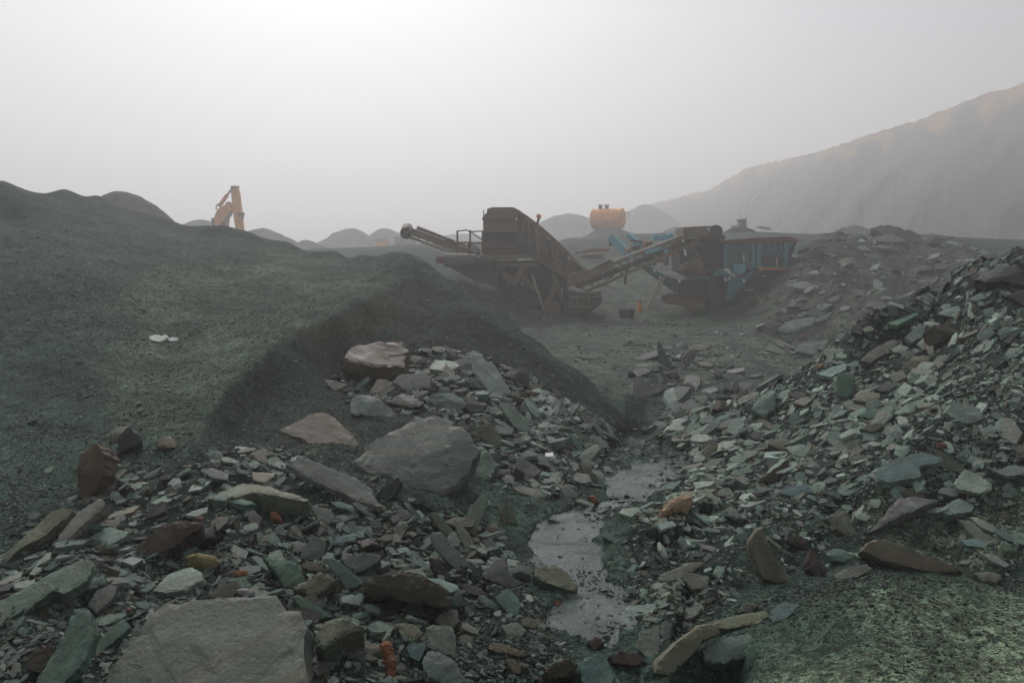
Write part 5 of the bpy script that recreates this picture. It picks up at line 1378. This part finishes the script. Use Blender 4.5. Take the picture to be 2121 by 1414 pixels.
# ---- small things before the machines
ld = root('ladder', at_z(1345, 642, 0.0), 'pale metal ladder leaning on the blue crusher', 'ladder')
def lr(s, f): 
    a, b = ((680,965),(800,708)) if s else ((655,955),(772,700))
    return V2(a[0] + (b[0] - a[0]) * f, a[1] + (b[1] - a[1]) * f, 27.3 + f * .6)
for s in (0, 1): MB().beam(lr(s, 0), lr(s, 1), .05, .07).build('rail', P_PALE, ld)
for k in range(11): MB().tube(lr(0, (k + .6) / 11.5), lr(1, (k + .6) / 11.5), .022, 6).build('rung', P_PALE, ld)
def ground_point(px, py): return hit(px, py)
gp = ground_point(1298, 657)
tubm = MB(); n_ = 14
sx, sy = .34, .26
for (r0, r1, z0, z1) in ((.8, 1.0, 0, .30), ):
    V = [(gp.x + sx * r * math.cos(a), gp.y + sy * r * math.sin(a), gp.z + zz) for r, zz in ((.82, -.03), (1.0, .32), (.92, .32), (.76, .05)) for a in [2 * math.pi * i / n_ for i in range(n_)]]
    tubm.add(V, [(k * n_ + i, k * n_ + (i + 1) % n_, (k + 1) * n_ + (i + 1) % n_, (k + 1) * n_ + i) for k in range(3) for i in range(n_)] + [tuple(3 * n_ + i for i in range(n_)), tuple(i for i in range(n_ - 1, -1, -1))])
tag(tubm.build('plastic_tub', P_NAVY), 'dark blue plastic tub on the ground before the machines', 'tub')
g2_ = ground_point(1325, 645)
oc = root('oil_can', g2_, 'small orange can standing behind the dark blue tub', 'can')
MB().tube(g2_ + Vector((0,0,-.03)), g2_ + Vector((0,0,.38)), .11, 14).build('body', P_YELL, oc)
MB().tube(g2_ + Vector((0,0,.38)), g2_ + Vector((.02,0,.46)), .05, 10).build('spout', P_DARK, oc)
for k, (a, b) in enumerate((((1600,925),(1735,800)), ((1618,932),(1745,822)), ((1590,905),(1715,815)))):
    pa, pb = ground_point(1180 + a[0] / 4.0788, 400 + a[1] / 4.0788), V2(*b, 26.5)
    pb.y = pa.y + 1.6; q = ray(1180 + b[0] / 4.0788, 400 + b[1] / 4.0788); kk = pb.y / q.y; pb = Vector((q.x * kk, pb.y, EYE + q.z * kk))
    tag(MB().beam(pa, pb, .16, .05).build('timber_plank', P_WOOD), ['brown timber plank leaning on the slate bank, longest of three', 'brown timber plank leaning on the bank, undermost of three', 'brown timber plank leaning on the bank beside the crusher, uppermost of three'][k], 'plank', 'planks on the slate bank')

# ---- dull red feeder behind the two machines
rf = root('red_feeder', (at(1228, 560, 40).x, 40.5, 1.2), 'dull red hopper half hidden between the two quarry machines', 'hopper')
MB().plate(PL(V2, [(85,520),(290,505),(250,610),(120,622)], 40), 1.6).build('hopper', P_RED, rf, .03)
MB().beam(V2(50,507,39.8), V2(330,482,39.8), .14, .16).build('rim', P_RUST, rf)
MB().beam(V2(120,492,40.5), V2(180,478,40.5), .1, .12).beam(V2(180,478,40.5), V2(330,470,40.5), .1, .12).build('far_rim', P_RUST, rf)
for x_ in (135, 235): MB().beam(V2(x_,610,40), V2(x_,700,40), .2, .2).build('leg', P_DARK, rf)
MB().beam(V2(140,604,39.9), V2(215,606,39.9), .1, .1).build('cross_bar', P_PALE, rf)

# ---- yellow tank on its heap
ty = 75.0
tc_ = V2(330,215,ty)
tk_ = root('fuel_tank', tc_ - Vector((0,0,1.5)), 'weathered orange yellow cylindrical tank on top of a spoil heap', 'tank')
ax = Vector((math.cos(.42), -math.sin(.42), 0)); rr = 1.06
a0, a1 = tc_ - ax * 1.75, tc_ + ax * 1.55
shell = MB()
prof_ = [(-.28, .0), (-.25, .45), (-.14, .82), (0, 1.0), (3.3, 1.0), (3.42, .82), (3.52, .45), (3.55, .0)]
n_ = 28; Vv = []; sv = ax.cross(Vector((0,0,1))).normalized(); uv = Vector((0,0,1))
for (l_, f_) in prof_:
    for i in range(n_):
        an = 2 * math.pi * i / n_; Vv.append(a0 + ax * l_ + (sv * math.cos(an) + uv * math.sin(an)) * rr * max(f_, .01))
shell.add(Vv, [(k * n_ + i, k * n_ + (i + 1) % n_, (k + 1) * n_ + (i + 1) % n_, (k + 1) * n_ + i) for k in range(len(prof_) - 1) for i in range(n_)])
sh_o = shell.build('shell', P_YELL, tk_)
for l_ in (.05, 1.65, 3.25): MB().tube(a0 + ax * (l_ - .04), a0 + ax * (l_ + .04), rr + .03, 28).build('band', P_YELL, sh_o)
for l_ in (.8, 1.5): MB().tube(a0 + ax * l_ + uv * (rr - .1), a0 + ax * l_ + uv * (rr + .34), .22, 12).tube(a0 + ax * l_ + uv * (rr + .34), a0 + ax * l_ + uv * (rr + .42), .28, 12).build('hatch', P_DARK, tk_)
lp = [a1 + ax * .3 + sv * -.2 + uv * (.3 + .34 * math.sin(t)) + ax * .34 * math.cos(t) for t in [-.9 + 3.6 * i / 12 for i in range(13)]]
MB().path(lp, .045, 6).build('hose_hoop', P_DARK, tk_)
for l_ in (.6, 2.7): MB().beam(a0 + ax * l_ - sv * .9 - uv * 1.25, a0 + ax * l_ + sv * .9 - uv * 1.25, .3, .7).build('saddle', P_RUST, tk_)
MB().beam(a0 - uv * 1.55, a1 - uv * 1.55, 1.6, .25).build('skid', P_DARK, tk_)

# ---- excavator beyond the mound: arm and boom stand over the crest
ex = root('excavator', V8(330, 640, 61), 'orange excavator with raised boom and hanging arm behind the gravel mound', 'excavator')
arm = MB().plate(PL(V8, [(430,114),(482,112),(500,180),(520,340),(547,600),(490,600),(455,380),(437,210)], 60), .55).build('arm', P_YELL, ex, .03)
MB().plate(PL(V8, [(430,110),(484,110),(478,128),(434,130)], 59.9), .75).build('arm_head', P_RUST, arm)
MB().plate(PL(V8, [(485,360),(528,352),(530,378),(500,392)], 59.9), .75).plate(PL(V8, [(528,385),(542,384),(536,420),(526,416)], 59.9), .3).build('bracket', P_RUST, arm)
boom = MB().plate(PL(V8, [(262,600),(270,420),(282,385),(310,325),(420,258),(442,282),(440,335),(385,430),(372,520),(372,600)], 60.1), .62).build('boom', P_YELL, ex, .03)
MB().plate(PL(V8, [(310,490),(380,405),(438,338),(440,385),(392,432),(374,500),(372,600),(318,600)], 60.0), .1).build('boom_web', P_RUST, boom)
cyl = MB().tube(V8(325,300,59.9), V8(400,195,59.9), .17, 12).build('hydraulic_cylinder', P_YELL, ex)
MB().tube(V8(400,195,59.9), V8(440,140,59.9), .09, 10).build('piston_rod', P_PALE, cyl)
MB().path([V8(300,330,59.8), V8(298,300,59.8), V8(312,278,59.8), V8(345,285,59.8)], .05, 6).path([V8(385,278,59.8), V8(410,258,59.8), V8(430,262,59.8), V8(440,300,59.8)], .05, 6).build('hose', P_DARK, ex)
MB().plate(PL(V8, [(254,406),(272,404),(274,428),(256,430)], 59.9), .5).build('work_lamp', P_DARK, ex)
MB().tube(V8(383,400,60), V8(383,640,60), .09, 8).tube(V8(268,430,60), V8(268,640,60), .1, 8).build('boom_cylinder', P_DARK, ex)
ez = 1.9; e0 = V8(318, 600, 62)
MB().plate([(e0.x - 1.7, 61.2, ez + .8), (e0.x + 1.5, 61.2, ez + .8), (e0.x + 1.5, 61.2, ez + 1.5), (e0.x - 1.7, 61.2, ez + 1.6)], 3.6).build('house', P_YELL, ex, .05)
MB().plate([(e0.x - 1.5, 61.0, ez + 1.6), (e0.x - .3, 61.0, ez + 1.6), (e0.x - .35, 61.0, ez + 2.3), (e0.x - 1.4, 61.0, ez + 2.3)], 1.5).build('cab', P_GLASS, ex, .05)
for s in (-1.2, 1.0): MB().plate([(e0.x + s - .35, 60.6, ez - .3), (e0.x + s + .35, 60.6, ez - .3), (e0.x + s + .35, 60.6, ez + .7), (e0.x + s - .35, 60.6, ez + .7)], 4.2).build('crawler_track', P_DARK, ex, .1)

# ---- far things in the fog
cb = root('site_cabin', at(840, 515, 92), 'dull red site cabin faint in the fog beyond the mound', 'cabin')
MB().plate([at(818,492,92), at(858,490,92), at(858,520,92), at(818,520,92)], 3.0).build('wall', P_RED, cb)
MB().plate([at(816,490,91.8), at(860,488,91.8), at(860,492,91.8), at(816,494,91.8)], 3.4).build('roof', P_GREY, cb)
MB().plate([at(828,498,91.9), at(838,498,91.9), at(838,508,91.9), at(828,508,91.9)], .1).build('window', P_GLASS, cb)
sk = root('orange_skip', at(788, 510, 92), 'faint orange skip beside the foggy site cabin', 'skip')
MB().plate([at(774,498,92), at(800,496,92), at(797,510,92), at(778,512,92)], 2.2).build('body', P_YELL, sk)
MB().beam(at(772,498,91.9), at(802,496,91.9), .2, .16).build('rim', P_RUST, sk)
st = root('steel_pillar', at(1539, 474, 50), 'dark upright steel box on the ledge behind the crusher', 'steel box')
MB().plate([at(1532,456,50), at(1546,455,50), at(1547,478,50), at(1532,478,50)], .5).build('body', P_DARK, st, .02)
MB().plate([at(1531,454,49.9), at(1547,453.5,49.9), at(1547,456,49.9), at(1531,456.5,49.9)], .7).build('cap', P_GREY, st)
for (xa, ya, xb, yb, w, lab) in ((1516,469,1532,464,.25,'pale board sloping against the dark steel box'), (1569,470,1594,474,.25,'pale board lying on the ledge beside the dark steel box')):
    tag(MB().beam(at(xa, ya, 49.6), at(xb, yb, 49.6), .7, .12).build('pale_board', P_PALE), lab, 'board')
pa = at(1565, 412, 112)
tag(MB().plate([at(1559,415.5,108), at(1565,409,108), at(1576,406,108), at(1572,413,108), at(1563,417,108)], .5).build('white_sheet', P_WHITE), 'small white sheet high on the foggy hillside', 'sheet')
# litter
def scrap(name, pts, d_off, th, mat, label, cat):
    g = hit(*pts[len(pts) // 2])
    P = [at(px, py, g.y - d_off) for px, py in pts]
    o = MB().plate(P, th, (0, 0, .02)).build(name, mat)
    return tag(o, label, cat)
scrap('white_scrap', [(1130,945),(1146,944),(1150,956),(1137,958),(1131,952)], .12, .06, P_WHITE, 'crumpled white scrap lying on mauve slate', 'litter')
scrap('rusty_scrap', [(1149,1283),(1150,1252),(1160,1254),(1171,1266),(1163,1271),(1158,1286)], .03, .02, P_RUST, 'rusty orange metal scrap sticking up from the lower pool', 'scrap metal')

for a, b in (((1210,690),(1260,1040)), ((1290,700),(1380,1000)), ((1480,760),(1500,1040))):
    MB().path([V1(*a, 27.75), V1((a[0]+b[0])/2 - 25, (a[1]+b[1])/2 + 30, 27.65), V1(*b, 27.75)], .035, 6).build('hydraulic_hose', P_RUBB, sp_)
for k in range(6): MB().beam(V1(1215 + k * 28, 470 + k * 14, 27.75), V1(1222 + k * 28, 560 + k * 22, 27.75), .06, .16).build('louvre', P_DARK, side)
MB().plate(PL(V1, [(1410,560),(1500,620),(1500,690),(1410,640)], 27.72), .08).build('access_panel', P_RUST, side)
MB().plate(PL(V1, [(1240,470),(1300,480),(1300,560),(1240,560)], 27.72), .1).build('control_box', P_GREY, sp_)
for k in range(5): MB().beam(V2(1330 + k * 45, 430, 27.9), V2(1330 + k * 45, 458, 27.9), .05, .08).build('hopper_rib', P_TEAL, hp)
for k in range(4): MB().beam(V2(1620 + k * 55, 424, 27.9), V2(1620 + k * 55, 486, 27.9), .05, .08).build('hopper_rib', P_BLUE, hp)
MB().path([V2(1180,420,28.2), V2(1190,330,28.2), V2(1205,318,28.2)], .09, 10).build('exhaust', P_RUST, eng)
MB().tube(V2(960,470,28.2), V2(960,540,28.2), .2, 14).tube(V2(1000,470,28.2), V2(1000,540,28.2), .2, 14).build('air_filter', P_GREY, eng)
